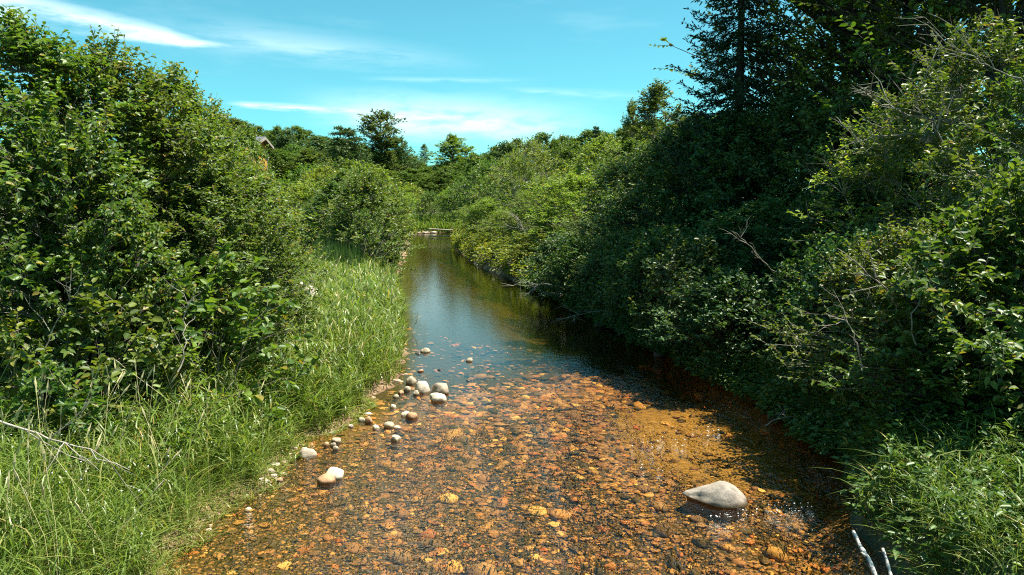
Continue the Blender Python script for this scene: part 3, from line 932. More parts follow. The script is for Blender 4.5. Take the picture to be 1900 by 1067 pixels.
# --- shaded bushes of the right bank
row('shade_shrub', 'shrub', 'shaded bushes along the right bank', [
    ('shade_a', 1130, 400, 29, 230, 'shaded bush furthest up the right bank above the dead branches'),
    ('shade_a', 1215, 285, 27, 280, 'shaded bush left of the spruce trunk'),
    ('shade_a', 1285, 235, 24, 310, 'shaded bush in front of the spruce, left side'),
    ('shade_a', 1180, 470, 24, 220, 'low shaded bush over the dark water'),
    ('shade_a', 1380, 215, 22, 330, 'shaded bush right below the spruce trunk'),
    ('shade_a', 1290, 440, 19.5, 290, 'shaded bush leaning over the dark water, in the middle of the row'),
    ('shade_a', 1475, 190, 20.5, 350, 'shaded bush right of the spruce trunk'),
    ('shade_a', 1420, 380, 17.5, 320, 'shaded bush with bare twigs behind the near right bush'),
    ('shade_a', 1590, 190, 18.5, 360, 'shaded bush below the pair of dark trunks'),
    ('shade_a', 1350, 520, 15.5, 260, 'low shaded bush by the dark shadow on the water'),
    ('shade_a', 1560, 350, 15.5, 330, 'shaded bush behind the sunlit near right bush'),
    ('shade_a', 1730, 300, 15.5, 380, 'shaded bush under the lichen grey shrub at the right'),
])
row('lichen_shrub', 'shrub', 'grey branched shrubs high on the right', [
    ('twiggy_b', 1830, 60, 12.8, 520, 'big lichen grey shrub at the right border with pale bare branches'),
    ('twiggy_a', 1690, 165, 14.2, 420, 'lichen grey shrub left of the big one with a tangle of pale twigs'),
    ('twiggy_b', 1960, 120, 11.4, 460, 'lichen grey shrub cut off by the right border'),
])
row('broadleaf_shrub', 'shrub', 'sunlit bushes on the near right bank', [
    ('broad_a', 1840, 415, 9.0, 470, 'big leaved sunlit bush at the right border'),
    ('broad_b', 1690, 440, 10.4, 380, 'sunlit bush with bare pale twigs on the near right bank'),
    ('broad_a', 1950, 330, 8.8, 420, 'tall big leaved bush cut off by the right border'),
    ('broad_b', 1590, 465, 12.6, 260, 'sunlit small leaved bush next to the shaded row'),
    ('broad_a', 1790, 600, 8.9, 360, 'low bush leaning over the grass at the near right water edge'),
    ('broad_b', 1635, 640, 10.9, 190, 'low small leaved bush at the water across from the pale boulder'),
])
LOWLAB = ['low dark bush at the shaded water edge nearest the sunlit bush', 'low bush trailing into the dark shadow on the water', 'low shaded bush above the dark edge stones',
          'low shaded bush over the undercut right bank', 'low dark bush in the middle of the shaded water edge', 'low dark bush above the black water',
          'low bush beside the grey dead branches', 'low bush behind the lower grey dead branch', 'last low shaded bush before the sunlit willows']
for k, yy in enumerate((11.7, 13.2, 14.8, 16.5, 18.4, 20.5, 22.8, 25.3, 28.0)):
    place('low_shade', float(right(yy)) + (rng.uniform(1.1, 1.4) if yy < 14 else rng.uniform(.35, .7)), yy, rng.uniform(1.4, 2.1), rng.uniform(.7, .95), rot=rng.uniform(0, 6.28), name='shade_shrub', cat='shrub',
          label=LOWLAB[k], group='low bushes overhanging the shaded right water edge', lean=(0, -.12))
row('sapling', 'shrub', 'young shrubs in the near right grass', [
    ('sapling_b', 1735, 800, 8.4, 250, 'young leafy shrub in the grass at the near right water edge'),
    ('sapling_a', 1850, 770, 8.1, 300, 'broad leafed young shrub under the big leaved bush at the right border'),
])
# --- tall trees over the right bank
place_px('spruce', 1385, -330, 22.5, 385, VR['spruce'], rot=.4, name='spruce_tree', cat='tree', label='big dark spruce with a straight trunk on the right bank')
TT = [('tall_a', 1655, -560, 21.0, 640, 'left one of the pair of dark trunked leafy trees behind the grey shrubs'),
      ('tall_b', 1702, -600, 22.5, 640, 'right one of the pair of dark trunked leafy trees behind the grey shrubs'),
      ('tall_a', 1580, -430, 27.0, 480, 'leafy tree between the spruce and the pair of dark trunks'),
      ('tall_b', 1890, -560, 16.8, 700, 'leafy tree above the big lichen grey shrub at the right border'),
      ('tall_a', 2100, -500, 18.0, 700, 'leafy tree beyond the right border shading the bank')]
for key, px, py, d, wpx, lab in TT:
    place_px(key, px, py, d, wpx, VR[key], rot=rng.uniform(0, 6.28), name='leafy_tree', cat='tree', label=lab, group='tall trees above the right bank')


# ------------------------------------------------------------------ grass
def blades(pos, h, az_, leanv, wd, g, young, bend=1.0):
    """tapered, bending grass blades: 7 verts / 3 faces"""
    N = len(pos)
    d = np.stack([np.cos(az_), np.sin(az_), 0 * az_], -1)
    s = np.stack([-np.sin(az_), np.cos(az_), 0 * az_], -1)
    tw = g.uniform(-.9, .9, N)
    s = unit(s * np.cos(tw)[:, None] + d * np.sin(tw)[:, None])
    rows = []
    for t, ww in ((0, .7), (.38, 1.0), (.74, .75), (1, 0)):
        hor = leanv * h * (t ** 1.9) * bend + .12 * leanv * h * t
        ver = h * (t - .38 * np.clip(leanv, 0, 1.6) * t ** 2.4)
        c = pos + d * hor[:, None] + np.array([0, 0, 1.0]) * ver[:, None]
        if ww:
            rows += [c - s * (wd * ww * .5)[:, None], c + s * (wd * ww * .5)[:, None]]
        else:
            rows.append(c)
    V = np.stack(rows, 1).reshape(-1, 3)
    b = np.arange(N)[:, None] * 7
    Q = np.concatenate([b + [[0, 1, 3, 2]], b + [[2, 3, 5, 4]]])
    T_ = b + [[4, 5, 6]]
    return V, Q, T_, np.repeat(young, 7)


def stem_leaves(g, N, y0, y1, off0, off1, hmin, hmax, L0, w0, side='l', power=1.0):
    """broad leaf blades leaving tall grass stalks at an angle"""
    per = 4
    y = y0 + (y1 - y0) * g.uniform(0, 1, N) ** power
    o = off0 + (off1 - off0) * g.uniform(0, 1, N)
    x = left(y) - o if side == 'l' else right(y) + o
    keep = g.uniform(0, 1, N) < .45 + .55 * (lumps(x, y, 2.9, 4.0) * .5 + .5)
    if side == 'l' and off0 > -.12:
        keep &= o > -.06 + .26 * lumps(x * 0, y, 1.9, 1.0) + .16 * lumps(x, y, 7.0, 2.0)
    x, y, o = x[keep], y[keep], o[keep]
    n = len(x)
    h = g.uniform(hmin, hmax, n) * (.8 + .3 * lumps(x, y, 1.3, .5)) * np.clip(.4 + o / .6, .4, 1)
    z = land_z(x, y)
    tilt = g.normal(0, .12, (n, 2)) + np.array([.06 if side == 'l' else -.06, 0])
    li = np.repeat(np.arange(n), per)
    f = np.tile(np.array([.35, .55, .75, .92]), n) + g.normal(0, .05, n * per)
    base = np.stack([x[li] + tilt[li, 0] * h[li] * f, y[li] + tilt[li, 1] * h[li] * f, z[li] + h[li] * f], -1)
    dist = np.clip(np.hypot(x, y) / 9, .8, 2.4)[li]
    m = len(li)
    yv = np.where(g.uniform(0, 1, m) < .06, g.uniform(.4, 1, m), g.uniform(0, .1, m))
    lf = blades(base, L0 * g.uniform(.6, 1.3, m), g.uniform(0, 6.28, m), np.abs(g.normal(.95, .4, m)), w0 * g.uniform(.7, 1.3, m) * dist, g, yv)
    st = blades(np.stack([x, y, z - .02], -1), h * 1.05, np.arctan2(tilt[:, 1], tilt[:, 0]), np.hypot(tilt[:, 0], tilt[:, 1]) * .9, .006 * np.clip(np.hypot(x, y) / 9, .8, 2.4), g, g.uniform(0, .4, n))
    return [lf, st]


def join_blades(lst):
    Vs, Qs, Ts, ysn, n = [], [], [], [], 0
    for V, Q, T_, yv in lst:
        Vs.append(V); Qs.append(Q + n); Ts.append(T_ + n); ysn.append(yv); n += len(V)
    return np.concatenate(Vs), np.concatenate(Qs), np.concatenate(Ts), np.concatenate(ysn)


def grass_field(g, N, y0, y1, off0, off1, hmin, hmax, w0, side='l', straw=.1, lean0=.35, power=1.0, clump=.5):
    """scatter blades along a bank between two offsets from the shore"""
    y = y0 + (y1 - y0) * g.uniform(0, 1, N) ** power
    o = off0 + (off1 - off0) * g.uniform(0, 1, N)
    x = left(y) - o if side == 'l' else right(y) + o
    keep = g.uniform(0, 1, N) < (1 - clump) + clump * (lumps(x, y, 3.7, 2.0) * .5 + .5) * 1.3
    if side == 'l' and off0 > -.12:
        keep &= o > .10 + .16 * lumps(x * 0, y, 1.7, 1.0)
    x, y, o = x[keep], y[keep], o[keep]
    z = land_z(x, y)
    n = len(x)
    tall = .75 + .35 * lumps(x, y, 1.3, .5)
    h = g.uniform(hmin, hmax, n) * tall * np.clip(.35 + o / .55, .35, 1)
    az_ = g.uniform(0, 2 * np.pi, n)
    toward = 0.0 if side == 'l' else np.pi
    az_ = np.where(g.uniform(0, 1, n) < .4, toward + g.normal(0, .7, n), az_)
    yv = np.where(g.uniform(0, 1, n) < straw, g.uniform(.4, 1, n), g.uniform(0, .12, n))
    dist = np.hypot(x, y)
    return blades(np.stack([x, y, z - .02], -1), h, az_, np.abs(g.normal(lean0, .3, n)), w0 * g.uniform(.6, 1.3, n) * np.clip(dist / 9, .8, 3), g, yv)


g = np.random.default_rng(77)
gr = [grass_field(g, 34000, 5.2, 13.5, -.08, 3.4, .35, .8, .008, straw=.06, lean0=.5),
      grass_field(g, 26000, 13.0, 30.0, -.05, 3.0, .5, 1.0, .009, straw=.08, power=1.1, lean0=.45),
      grass_field(g, 9000, 29.0, 48.0, .2, 6.0, .5, 1.0, .012, straw=.12),
      grass_field(g, 5500, 5.2, 13, -.14, .3, .15, .5, .011, straw=.5, lean0=1.0),
      grass_field(g, 9000, 80, 100, .5, 6.0, .5, 1.3, .006, straw=.05)]
gr += stem_leaves(g, 9000, 5.2, 13.5, .05, 3.6, .5, .95, .26, .013)
gr += stem_leaves(g, 8000, 13.0, 32.0, .05, 3.2, .6, 1.1, .30, .013)
V, Q, T_, yv = join_blades(gr)
link('tall_grass', mesh_np('tall_grass', V, Q, T_, mats=[M_GRASS], attrs={'young': yv}), kind='stuff', label='tall sunlit grass covering the left bank', cat='grass')
# far grassy slope at the bend
n = 7000
x = g.uniform(-17, -5, n); y = g.uniform(100.6, 110, n)
V, Q, T_, yv = blades(np.stack([x, y, land_z(x, y)], -1), g.uniform(.9, 2.0, n), g.uniform(0, 6.28, n), np.abs(g.normal(.3, .2, n)), np.full(n, .07), g, g.uniform(0, .15, n))
link('bend_grass', mesh_np('bend_grass', V, Q, T_, mats=[M_GRASS], attrs={'young': yv}), kind='stuff', label='light green grass on the slope at the creek bend', cat='grass')
# sedges on the near right bank
V, Q, T_, yv = join_blades([grass_field(g, 6500, 5.5, 9.3, .08, 2.5, .2, .55, .010, 'r', .12, .8, clump=.9),
                            *stem_leaves(g, 1300, 5.5, 9.3, .1, 2.4, .22, .52, .24, .013, 'r'),
                            grass_field(g, 5000, 9.0, 16, .0, .8, .25, .6, .010, 'r', .10, .7, clump=.8)])
link('sedge', mesh_np('sedge', V, Q, T_, mats=[M_SEDGE], attrs={'young': yv}), kind='stuff', label='arching sedge and grass on the near right bank', cat='grass')
# dark reeds behind the tall grass
n = 2600
px_, d_ = g.uniform(585, 668, n), g.uniform(27, 34, n)
x = np.array([pt(a, 450, b)[0] for a, b in zip(px_, d_)]); y = d_
V, Q, T_, yv = blades(np.stack([x, y, land_z(x, y)], -1), g.uniform(1.1, 1.75, n), g.uniform(0, 6.28, n), np.abs(g.normal(.08, .08, n)), np.full(n, .022), g, np.zeros(n))
link('reeds', mesh_np('reeds', V, Q, T_, mats=[M_REED], attrs={'young': yv}), kind='stuff', label='dark upright reeds between the left thicket and the dense round shrub', cat='reeds')


def undergrowth(g, N, y0, y1, o0, o1, hmin, hmax, leaf, side, mat, name, label):
    y = g.uniform(y0, y1, N); o = g.uniform(o0, o1, N)
    x = left(y) - o if side == 'l' else right(y) + o
    z = land_z(x, y)
    per = 7
    h = g.uniform(hmin, hmax, N) * (.7 + .4 * lumps(x, y, 2.3, 3.0))
    li = np.repeat(np.arange(N), per)
    t = np.tile(np.linspace(.3, 1, per), N)
    a = np.tile(np.arange(per) * 2.4, N) + np.repeat(g.uniform(0, 6.28, N), per)
    base = np.stack([x[li] + g.normal(0, .03, len(li)), y[li] + g.normal(0, .03, len(li)), z[li] + h[li] * t], -1)
    u = unit(np.stack([np.cos(a), np.sin(a), g.normal(.1, .3, len(li))], -1))
    nn = unit(np.array([0, 0, 1.0]) + g.normal(0, .45, (len(li), 3)))
    nn = unit(nn - u * (nn * u).sum(-1, keepdims=True))
    L = leaf * g.uniform(.6, 1.3, len(li)) * (1.15 - .4 * t)
    V, Q = leaves_mesh(base, u, nn, L, L * .5)
    link(name, mesh_np(name, V, Q, mats=[mat], attrs={'young': np.repeat(g.uniform(0, .25, len(li)), 6)}), kind='stuff', label=label, cat='undergrowth')


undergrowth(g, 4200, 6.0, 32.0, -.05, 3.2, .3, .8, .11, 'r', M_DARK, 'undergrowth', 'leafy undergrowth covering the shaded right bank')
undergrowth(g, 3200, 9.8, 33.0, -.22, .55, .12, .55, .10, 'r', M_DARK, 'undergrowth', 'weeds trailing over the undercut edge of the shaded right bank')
undergrowth(g, 800, 5.4, 20.0, .4, 2.6, .35, .8, .075, 'l', M_SHRUB, 'undergrowth', 'small leafy weeds growing through the left bank grass')
undergrowth(g, 1600, 5.5, 14.0, 1.6, 5.5, .3, .9, .10, 'l', M_SHRUB, 'undergrowth', 'leafy weeds among the grass at the foot of the left thicket')
undergrowth(g, 2200, 30.0, 90.0, -.1, 3.2, .5, 1.3, .22, 'r', M_WILLOW, 'undergrowth', 'leafy undergrowth below the sunlit right bank shrubs')

undergrowth(g, 700, 5.4, 9.6, .15, 2.6, .2, .65, .085, 'r', M_SHRUB, 'undergrowth', 'leafy weeds mixed into the sedge on the near right bank')

# seed heads and small white flowers
n = 520
y = 5.6 + 24 * g.uniform(0, 1, n) ** 1.6; o = g.uniform(.1, 3.4, n); x = left(y) - o; z = land_z(x, y)
h = g.uniform(.8, 1.3, n); lx, ly = g.normal(.08, .14, n), g.normal(0, .14, n)
P = np.stack([np.stack([x, y, z], -1), np.stack([x + lx * .4, y + ly * .4, z + h * .6], -1), np.stack([x + lx * h * 1.4, y + ly * h * 1.4, z + h], -1)], 1)
st_v = tubes(P, np.full((n, 3), .0020), 3)
hd = np.stack([P[:, 2] - (P[:, 2] - P[:, 1]) * .02, P[:, 2] + unit(P[:, 2] - P[:, 1]) * .05, P[:, 2] + unit(P[:, 2] - P[:, 1]) * .12], 1)
hd_v = tubes(hd, np.array([[.004, .011, .002]]).repeat(n, 0), 4)
m_straw, t_, o_ = new_mat('straw')
p_ = t_.node('ShaderNodeBsdfPrincipled'); p_.inputs['Base Color'].default_value = (.50, .43, .22, 1); p_.inputs['Roughness'].default_value = .8
t_.l.new(p_.outputs[0], o_.inputs[0])
link('seed_heads', mesh_np('seed_heads', *merge([st_v, hd_v]), mats=[m_straw]), kind='stuff', label='pale grass seed heads standing in the left bank grass', cat='grass')
n = 380
y = 6.2 + 16 * g.uniform(0, 1, n) ** 1.4; o = g.uniform(.1, 2.6, n); x = left(y) - o
z = land_z(x, y) + g.uniform(.35, .85, n)
u = unit(g.normal(0, 1, (n, 3)) * [1, 1, .3]); nn = unit(np.array([.3, -.5, 1.0]) + g.normal(0, .4, (n, 3))); nn = unit(nn - u * (nn * u).sum(-1, keepdims=True))
V, Q = leaves_mesh(np.stack([x, y, z], -1), u, nn, np.full(n, .016), np.full(n, .016), simple=True)
m_fl, t_, o_ = new_mat('white_petal')
p_ = t_.node('ShaderNodeBsdfPrincipled'); p_.inputs['Base Color'].default_value = (.75, .76, .78, 1)
t_.l.new(p_.outputs[0], o_.inputs[0])
link('flowers', mesh_np('flowers', V, Q, mats=[m_fl]), kind='stuff', label='tiny white flowers sprinkled in the left bank grass', cat='flowers')


# ------------------------------------------------------------------ stones
def stone_mesh(name, seed, sub, mats, rough=.28, flat=1.0, smooth=True, freq=1.3, cuts=4):
    bm = bmesh.new()
    bmesh.ops.create_icosphere(bm, subdivisions=sub, radius=1.0)
    rs = random.Random(seed)
    offv = Vector((rs.uniform(-50, 50), rs.uniform(-50, 50), rs.uniform(-50, 50)))
    planes = [(Vector((rs.gauss(0, 1), rs.gauss(0, 1), rs.gauss(0, .7))).normalized(), rs.uniform(.62, .88)) for _ in range(cuts)]
    for v in bm.verts:
        p = v.co.copy()
        p *= 1 + rough * mnoise.noise(p * freq + offv) + rough * .35 * mnoise.noise(p * freq * 2.7 + offv)
        for nv, dd in planes:
            e = p.dot(nv) - dd
            if e > 0:
                p -= nv * e * .85
        p.z *= flat
        v.co = p
    me = bpy.data.meshes.new(name)
    bm.to_mesh(me); bm.free()
    if smooth:
        me.polygons.foreach_set('use_smooth', np.ones(len(me.polygons), dtype=bool))
    for m in mats:
        me.materials.append(m)
    return me


def rock(px, py, wpx, hpx, mat, label, seed, name='stone', rough=.25, tilt=0.0, sink=.42, sub=3, cuts=4, depth=1.0, up=0.0):
    """an exposed stone whose water line sits at pixel (px, py)"""
    x, y = on_plane(px, py, up)
    wm = wpx / FPX * y
    hm = hpx / FPX * y
    me = stone_mesh(name, seed, sub, [mat], rough, cuts=cuts)
    o = link(name, me, cat='stone' if name == 'stone' else name, label=label, group='stones standing out of the creek')
    rz = hm / (2 - 2 * sink) * 1.0
    o.scale = (wm / 2 * 1.06, wm / 2 * depth, rz)
    o.rotation_euler = (0, tilt, random.Random(seed).uniform(-.5, .5))
    o.location = (x, y + wm / 2 * depth * .55, up + rz * (1 - 2 * sink) - .01)
    return o


ROCKS = [
    (817, 730, 34, 22, M_GREYST, 'rounded tan grey stone standing in the water right of the white one', 1),
    (783, 729, 27, 24, M_WHITE, 'white stone tilted on the left water edge, upper one of the bright group', 2),
    (812, 745, 32, 16, M_WHITE, 'low pale angular stone below the rounded tan grey one', 3),
    (763, 712, 20, 14, M_TAN, 'tan stone behind the white one at the left water edge', 4),
    (756, 726, 15, 10, M_TAN, 'small tan stone left of the white one on the gravel edge', 5),
    (753, 772, 20, 10, M_WHITE, 'small white stone touching the flat orange one', 6),
    (764, 776, 25, 12, M_ORANGE, 'flat orange stone beside the small white one', 7),
    (733, 818, 20, 12, M_WHITE, 'lone small white stone in the left shallows', 8),
    (684, 785, 15, 13, M_ORANGE, 'small rust orange stone at the left grass edge', 9),
    (697, 797, 14, 9, M_WHITE, 'tiny white stone beside the rust orange one', 10),
    (721, 793, 19, 12, M_TAN, 'tan orange stone right of the rust orange one', 11),
    (737, 795, 14, 6, M_PINK, 'thin pale pink stone right of the tan orange one', 12),
    (671, 783, 15, 9, M_TAN, 'beige stone half in the grass left of the rust orange one', 13),
    (729, 757, 12, 8, M_WHITE, 'tiny white stone near the gravel edge above the others', 14),
    (618, 889, 38, 20, M_WHITE, 'white domed stone in the left shallows', 15),
    (604, 896, 34, 16, M_ORANGE, 'flat topped orange stone leaning against the white domed one', 16),
    (567, 850, 32, 20, M_GREYST, 'flat slanted grey stone at the left grass edge', 17),
    (623, 821, 20, 10, M_TAN, 'tan flat stone at the left water edge above the grey slanted one', 18),
    (605, 827, 14, 9, M_ORANGE, 'small brown stone left of the tan flat one', 19),
    (618, 829, 12, 9, M_TAN, 'small yellowish stone between brown and bluish stones', 20),
    (622, 834, 14, 8, M_GREYST, 'small bluish grey stone at the left water edge', 21),
    (486, 898, 27, 13, M_WHITE, 'pale angular stone at the foot of the sandy cut in the near left grass', 22),
    (500, 880, 18, 14, M_PINK, 'pink stone on the sandy cut in the near left grass', 23),
    (507, 887, 17, 8, M_PINK, 'flat pinkish stone right below the pink one', 24),
    (517, 893, 15, 8, M_ORANGE, 'small brown stone at the water below the pink ones', 25),
    (789, 654, 19, 9, M_TAN, 'flat tan stone alone in the blue water near the left bank', 26),
    (780, 690, 12, 6, M_ORANGE, 'small wet brown stone below the flat tan one', 27),
    (871, 671, 12, 8, M_TAN, 'small round stone alone in the middle of the blue water', 28),
    (817, 687, 13, 3, M_SLATE, 'dark flat stone just breaking the blue water', 29),
    (869, 707, 9, 3, M_SLATE, 'tiny dark stone breaking the water below the small round one', 30),
    (776, 657, 12, 4, M_SLATE, 'low dark stone touching the flat tan one', 31),
    (744, 731, 11, 8, M_ORANGE, 'small reddish stone on the gravel edge of the left bank', 32),
    (735, 738, 12, 7, M_TAN, 'small beige stone low on the gravel edge of the left bank', 33),
    (772, 733, 13, 9, M_TAN, 'tan pebble squeezed under the white tilted stone', 34),
    (650, 793, 11, 7, M_PINK, 'tiny pink stone on the mud at the grass edge', 35),
    (546, 835, 12, 8, M_PINK, 'tiny pink stone left above the slanted grey one', 36),
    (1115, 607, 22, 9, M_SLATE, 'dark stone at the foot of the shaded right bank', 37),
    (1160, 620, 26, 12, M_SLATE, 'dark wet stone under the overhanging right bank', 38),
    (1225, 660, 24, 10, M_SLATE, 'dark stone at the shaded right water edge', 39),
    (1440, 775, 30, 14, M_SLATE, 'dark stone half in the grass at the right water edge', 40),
]
for px, py, wp, hp, mt, lab, sd_ in ROCKS:
    rock(px, py, wp, hp, mt, lab, sd_, depth=.85)

# the big boulder: tall hump at the right, low tail to the left
bm = bmesh.new()
bmesh.ops.create_icosphere(bm, subdivisions=5, radius=1.0)
for v in bm.verts:
    p = v.co.copy()
    hx = float(np.interp(p.x, [-1, -.8, -.5, -.2, .1, .35, .6, .85, 1], [.36, .40, .52, .66, .92, 1.0, .98, .88, .8]))
    hy = float(np.interp(p.x, [-1, -.6, -.2, .2, .6, 1], [.5, .6, .8, .98, 1.0, .95]))
    p.z *= hx; p.y *= hy
    p *= 1 + .05 * mnoise.noise(v.co * 1.7 + Vector((3, 1, 7))) + .02 * mnoise.noise(v.co * 5)
    if v.co.z < .05:
        k_ = 1 / max(.35, math.hypot(v.co.x, v.co.y))
        p.x *= min(k_, 1.8) * .86; p.y *= min(k_, 1.8) * .86; p.z *= 1.35
    dent = (v.co - Vector((-.45, -.75, .45))).length
    p += Vector((0, .12, -.04)) * max(0, 1 - dent / .45)
    v.co = Vector((p.x, p.y - .12 * (p.x), p.z))
me = bpy.data.meshes.new('boulder')
bm.to_mesh(me); bm.free()
me.polygons.foreach_set('use_smooth', np.ones(len(me.polygons), dtype=bool))
M_BOULDER = stone_mat('boulder_stone', [(0, (.31, .255, .205)), (1, (.31, .255, .205))], speck=70, under=(.30, .25, .17), band=.075, blotch=1.0)
me.materials.append(M_BOULDER)
bx_, by_ = on_plane(1335, 940)
link('boulder', me, cat='boulder', label='large pale smooth boulder with a low tail standing in the right shallows', loc=(bx_, by_ + .20, .0))
COL.objects['boulder'].scale = (.35, .27, .225)
COL.objects['boulder'].rotation_euler = (0, R(4), R(-14))

# white flecks modelled in place of sun glints on the broken water
gf = np.random.default_rng(21)
spots = [(1425, 950, 26, 5, 26), (1350, 956, 30, 2.5, 24), (1468, 938, 22, 5, 14), (1245, 822, 36, 9, 22), (1300, 800, 30, 8, 12), (1210, 868, 30, 6, 8)]
FP = np.concatenate([np.stack([gf.normal(a, c, n_), gf.normal(b, d_, n_)], -1) for a, b, c, d_, n_ in spots])
fx = np.array([on_plane(a, b) for a, b in FP])
fs = gf.uniform(.003, .0085, len(fx)) * fx[:, 1] / 9
o6 = np.array([[1, 0, 0], [-1, 0, 0], [0, 1, 0], [0, -1, 0], [0, 0, .6], [0, 0, -.4]])
FV = o6[None] * (fs[:, None] * gf.uniform(.6, 1.8, (len(fx), 3)))[:, None, :] + np.concatenate([fx, np.full((len(fx), 1), .002)], 1)[:, None, :]
t8 = np.array([[0, 2, 4], [2, 1, 4], [1, 3, 4], [3, 0, 4], [2, 0, 5], [1, 2, 5], [3, 1, 5], [0, 3, 5]])
m_glint, t_, o_ = new_mat('glint_flecks')
p_ = t_.node('ShaderNodeBsdfPrincipled'); p_.inputs['Base Color'].default_value = (.82, .82, .80, 1); p_.inputs['Roughness'].default_value = .3
t_.l.new(p_.outputs[0], o_.inputs[0])
link('glint_flecks', mesh_np('glint_flecks', FV.reshape(-1, 3), None, (np.arange(len(fx))[:, None, None] * 6 + t8[None]).reshape(-1, 3), mats=[m_glint]), kind='stuff',
     label='small white flecks standing in for sun glints on the ripples', cat='glint_flecks')

# pale broken rock on the left bank
x, y, z = pt(574, 540, 17.5)
me = stone_mesh('rock', 401, 4, [stone_mat('chalky_rock', [(0, (.60, .50, .42)), (1, (.60, .50, .42))], wet=False, speck=26)], .34, freq=2.2, cuts=7)
o = link('rock', me, cat='rock', label='pale broken rock leaning in the grass beside the left thicket', loc=(x, y, z - .02))
o.scale = (.25, .2, .12); o.rotation_euler = (.2, R(46), .25)

# stones of the creek bed: the 300 largest are parts of the bed, the rest one heap of pebbles
g = np.random.default_rng(9)
BV = []
for s in range(7):
    bm = bmesh.new()
    bmesh.ops.create_uvsphere(bm, u_segments=7, v_segments=4, radius=1.0)
    rs = random.Random(s)
    ov = Vector((s * 11.3, 4, 9))
    for v in bm.verts:
        v.co *= 1 + .45 * mnoise.noise(v.co * 1.1 + ov) + rs.uniform(-.07, .07)
    me = bpy.data.meshes.new('stone'); bm.to_mesh(me); bm.free()
    me.polygons.foreach_set('use_smooth', np.ones(len(me.polygons), dtype=bool))
    me.materials.append(M_BEDSTONE)
    BV.append(me)


def bed_spot(N, p=1.25, y0=5.6, y1=19.0):
    y = y0 + (y1 - y0) * g.uniform(0, 1, N) ** p
    s = g.uniform(.015, .97, N)
    x = left(y) + (right(y) - left(y)) * s
    a, b = (x - 2.75) / 1.35, (y - 11.9) / 2.9
    rr = np.hypot(a, b)
    ok = (rr + g.normal(0, .16, N) > .95) | (g.uniform(0, 1, N) < .05)
    ok &= (y - .9 * x < 14.8 + g.normal(0, .7, N)) | (g.uniform(0, 1, N) < .05)
    ok &= (s > .22 + g.normal(0, .06, N)) | (g.uniform(0, 1, N) < .42)
    return x[ok], y[ok]


x, y = bed_spot(700)
x, y = x[:300], y[:300]
sz = np.clip(g.lognormal(math.log(.066), .42, 300), .042, .16)
zb = bed_z(x, y)
for k in range(300):
    o = bpy.data.objects.new('stone', BV[k % 7])
    COL.objects.link(o)
    o.parent = bed
    s = sz[k]
    o.scale = (s * g.uniform(.85, 1.35), s * g.uniform(.7, 1.1), min(s * g.uniform(.4, .75), max(.02, -zb[k] * .75)))
    o.rotation_euler = (g.normal(0, .12), g.normal(0, .12), g.uniform(0, 6.28))
    o.location = (x[k], y[k], zb[k] + .005)
x, y = bed_spot(29000, 1.15, 5.4, 21)
N = len(x)
bm = bmesh.new(); bmesh.ops.create_uvsphere(bm, u_segments=6, v_segments=3, radius=1.0)
bm.verts.ensure_lookup_table()
bv = np.array([v.co[:] for v in bm.verts]); bq = [[v.index for v in f.verts] for f in bm.faces]
bm.free()
q4 = np.array([f for f in bq if len(f) == 4]); q3 = np.array([f for f in bq if len(f) == 3])
sz = np.clip(g.lognormal(math.log(.027), .50, N), .010, .075) * np.clip(y / 9, .9, 1.8)
zb = bed_z(x, y)
sc = np.stack([sz * g.uniform(.8, 1.4, N), sz * g.uniform(.7, 1.1, N), np.minimum(sz * g.uniform(.4, .75, N), np.maximum(.012, -zb * .7))], -1)
a = g.uniform(0, 6.28, N)
W = bv[None] * (1 + .36 * g.normal(0, .6, (N, len(bv), 1))) * sc[:, None, :]
X = W[..., 0] * np.cos(a)[:, None] - W[..., 1] * np.sin(a)[:, None] + x[:, None]
Y = W[..., 0] * np.sin(a)[:, None] + W[..., 1] * np.cos(a)[:, None] + y[:, None]
Z = W[..., 2] + zb[:, None]
nv = len(bv)
me = mesh_np('pebbles', np.stack([X, Y, Z], -1).reshape(-1, 3), (np.arange(N)[:, None, None] * nv + q4[None]).reshape(-1, 4),
             (np.arange(N)[:, None, None] * nv + q3[None]).reshape(-1, 3), mats=[M_PEBBLE])
link('pebbles', me, bed, kind='stuff')
# pale gravel along the left water edge and at the bend
N = 160
y = 7 + 12 * g.uniform(0, 1, N); x = left(y) + g.normal(.10, .16, N)
y2 = g.uniform(98.0, 101.5, 160); x2 = g.uniform(-15, -9.6, 160)
x = np.concatenate([x, x2]); y = np.concatenate([y, y2]); N = len(x)
zb = np.array([gz(a_, b_) for a_, b_ in zip(x, y)])
zb[-160:] = np.maximum(zb[-160:], .05)
sz = np.clip(g.lognormal(math.log(.026), .4, N), .012, .06); sz[-160:] *= 5
W = bv[None] * (1 + .28 * g.normal(0, .6, (N, nv, 1))) * (sz[:, None] * np.array([1.2, .9, .6]))[:, None, :]
me = mesh_np('gravel', (W + np.stack([x, y, zb], -1)[:, None, :]).reshape(-1, 3), (np.arange(N)[:, None, None] * nv + q4[None]).reshape(-1, 4),
             (np.arange(N)[:, None, None] * nv + q3[None]).reshape(-1, 3),
             mats=[stone_mat('edge_gravel', [(0, (.30, .19, .11)), (.5, (.48, .33, .22)), (1, (.62, .52, .42))], wet=False, island=True)], smooth=True)
link('gravel', me, kind='stuff', label='loose pale gravel along the left water edge', cat='gravel')


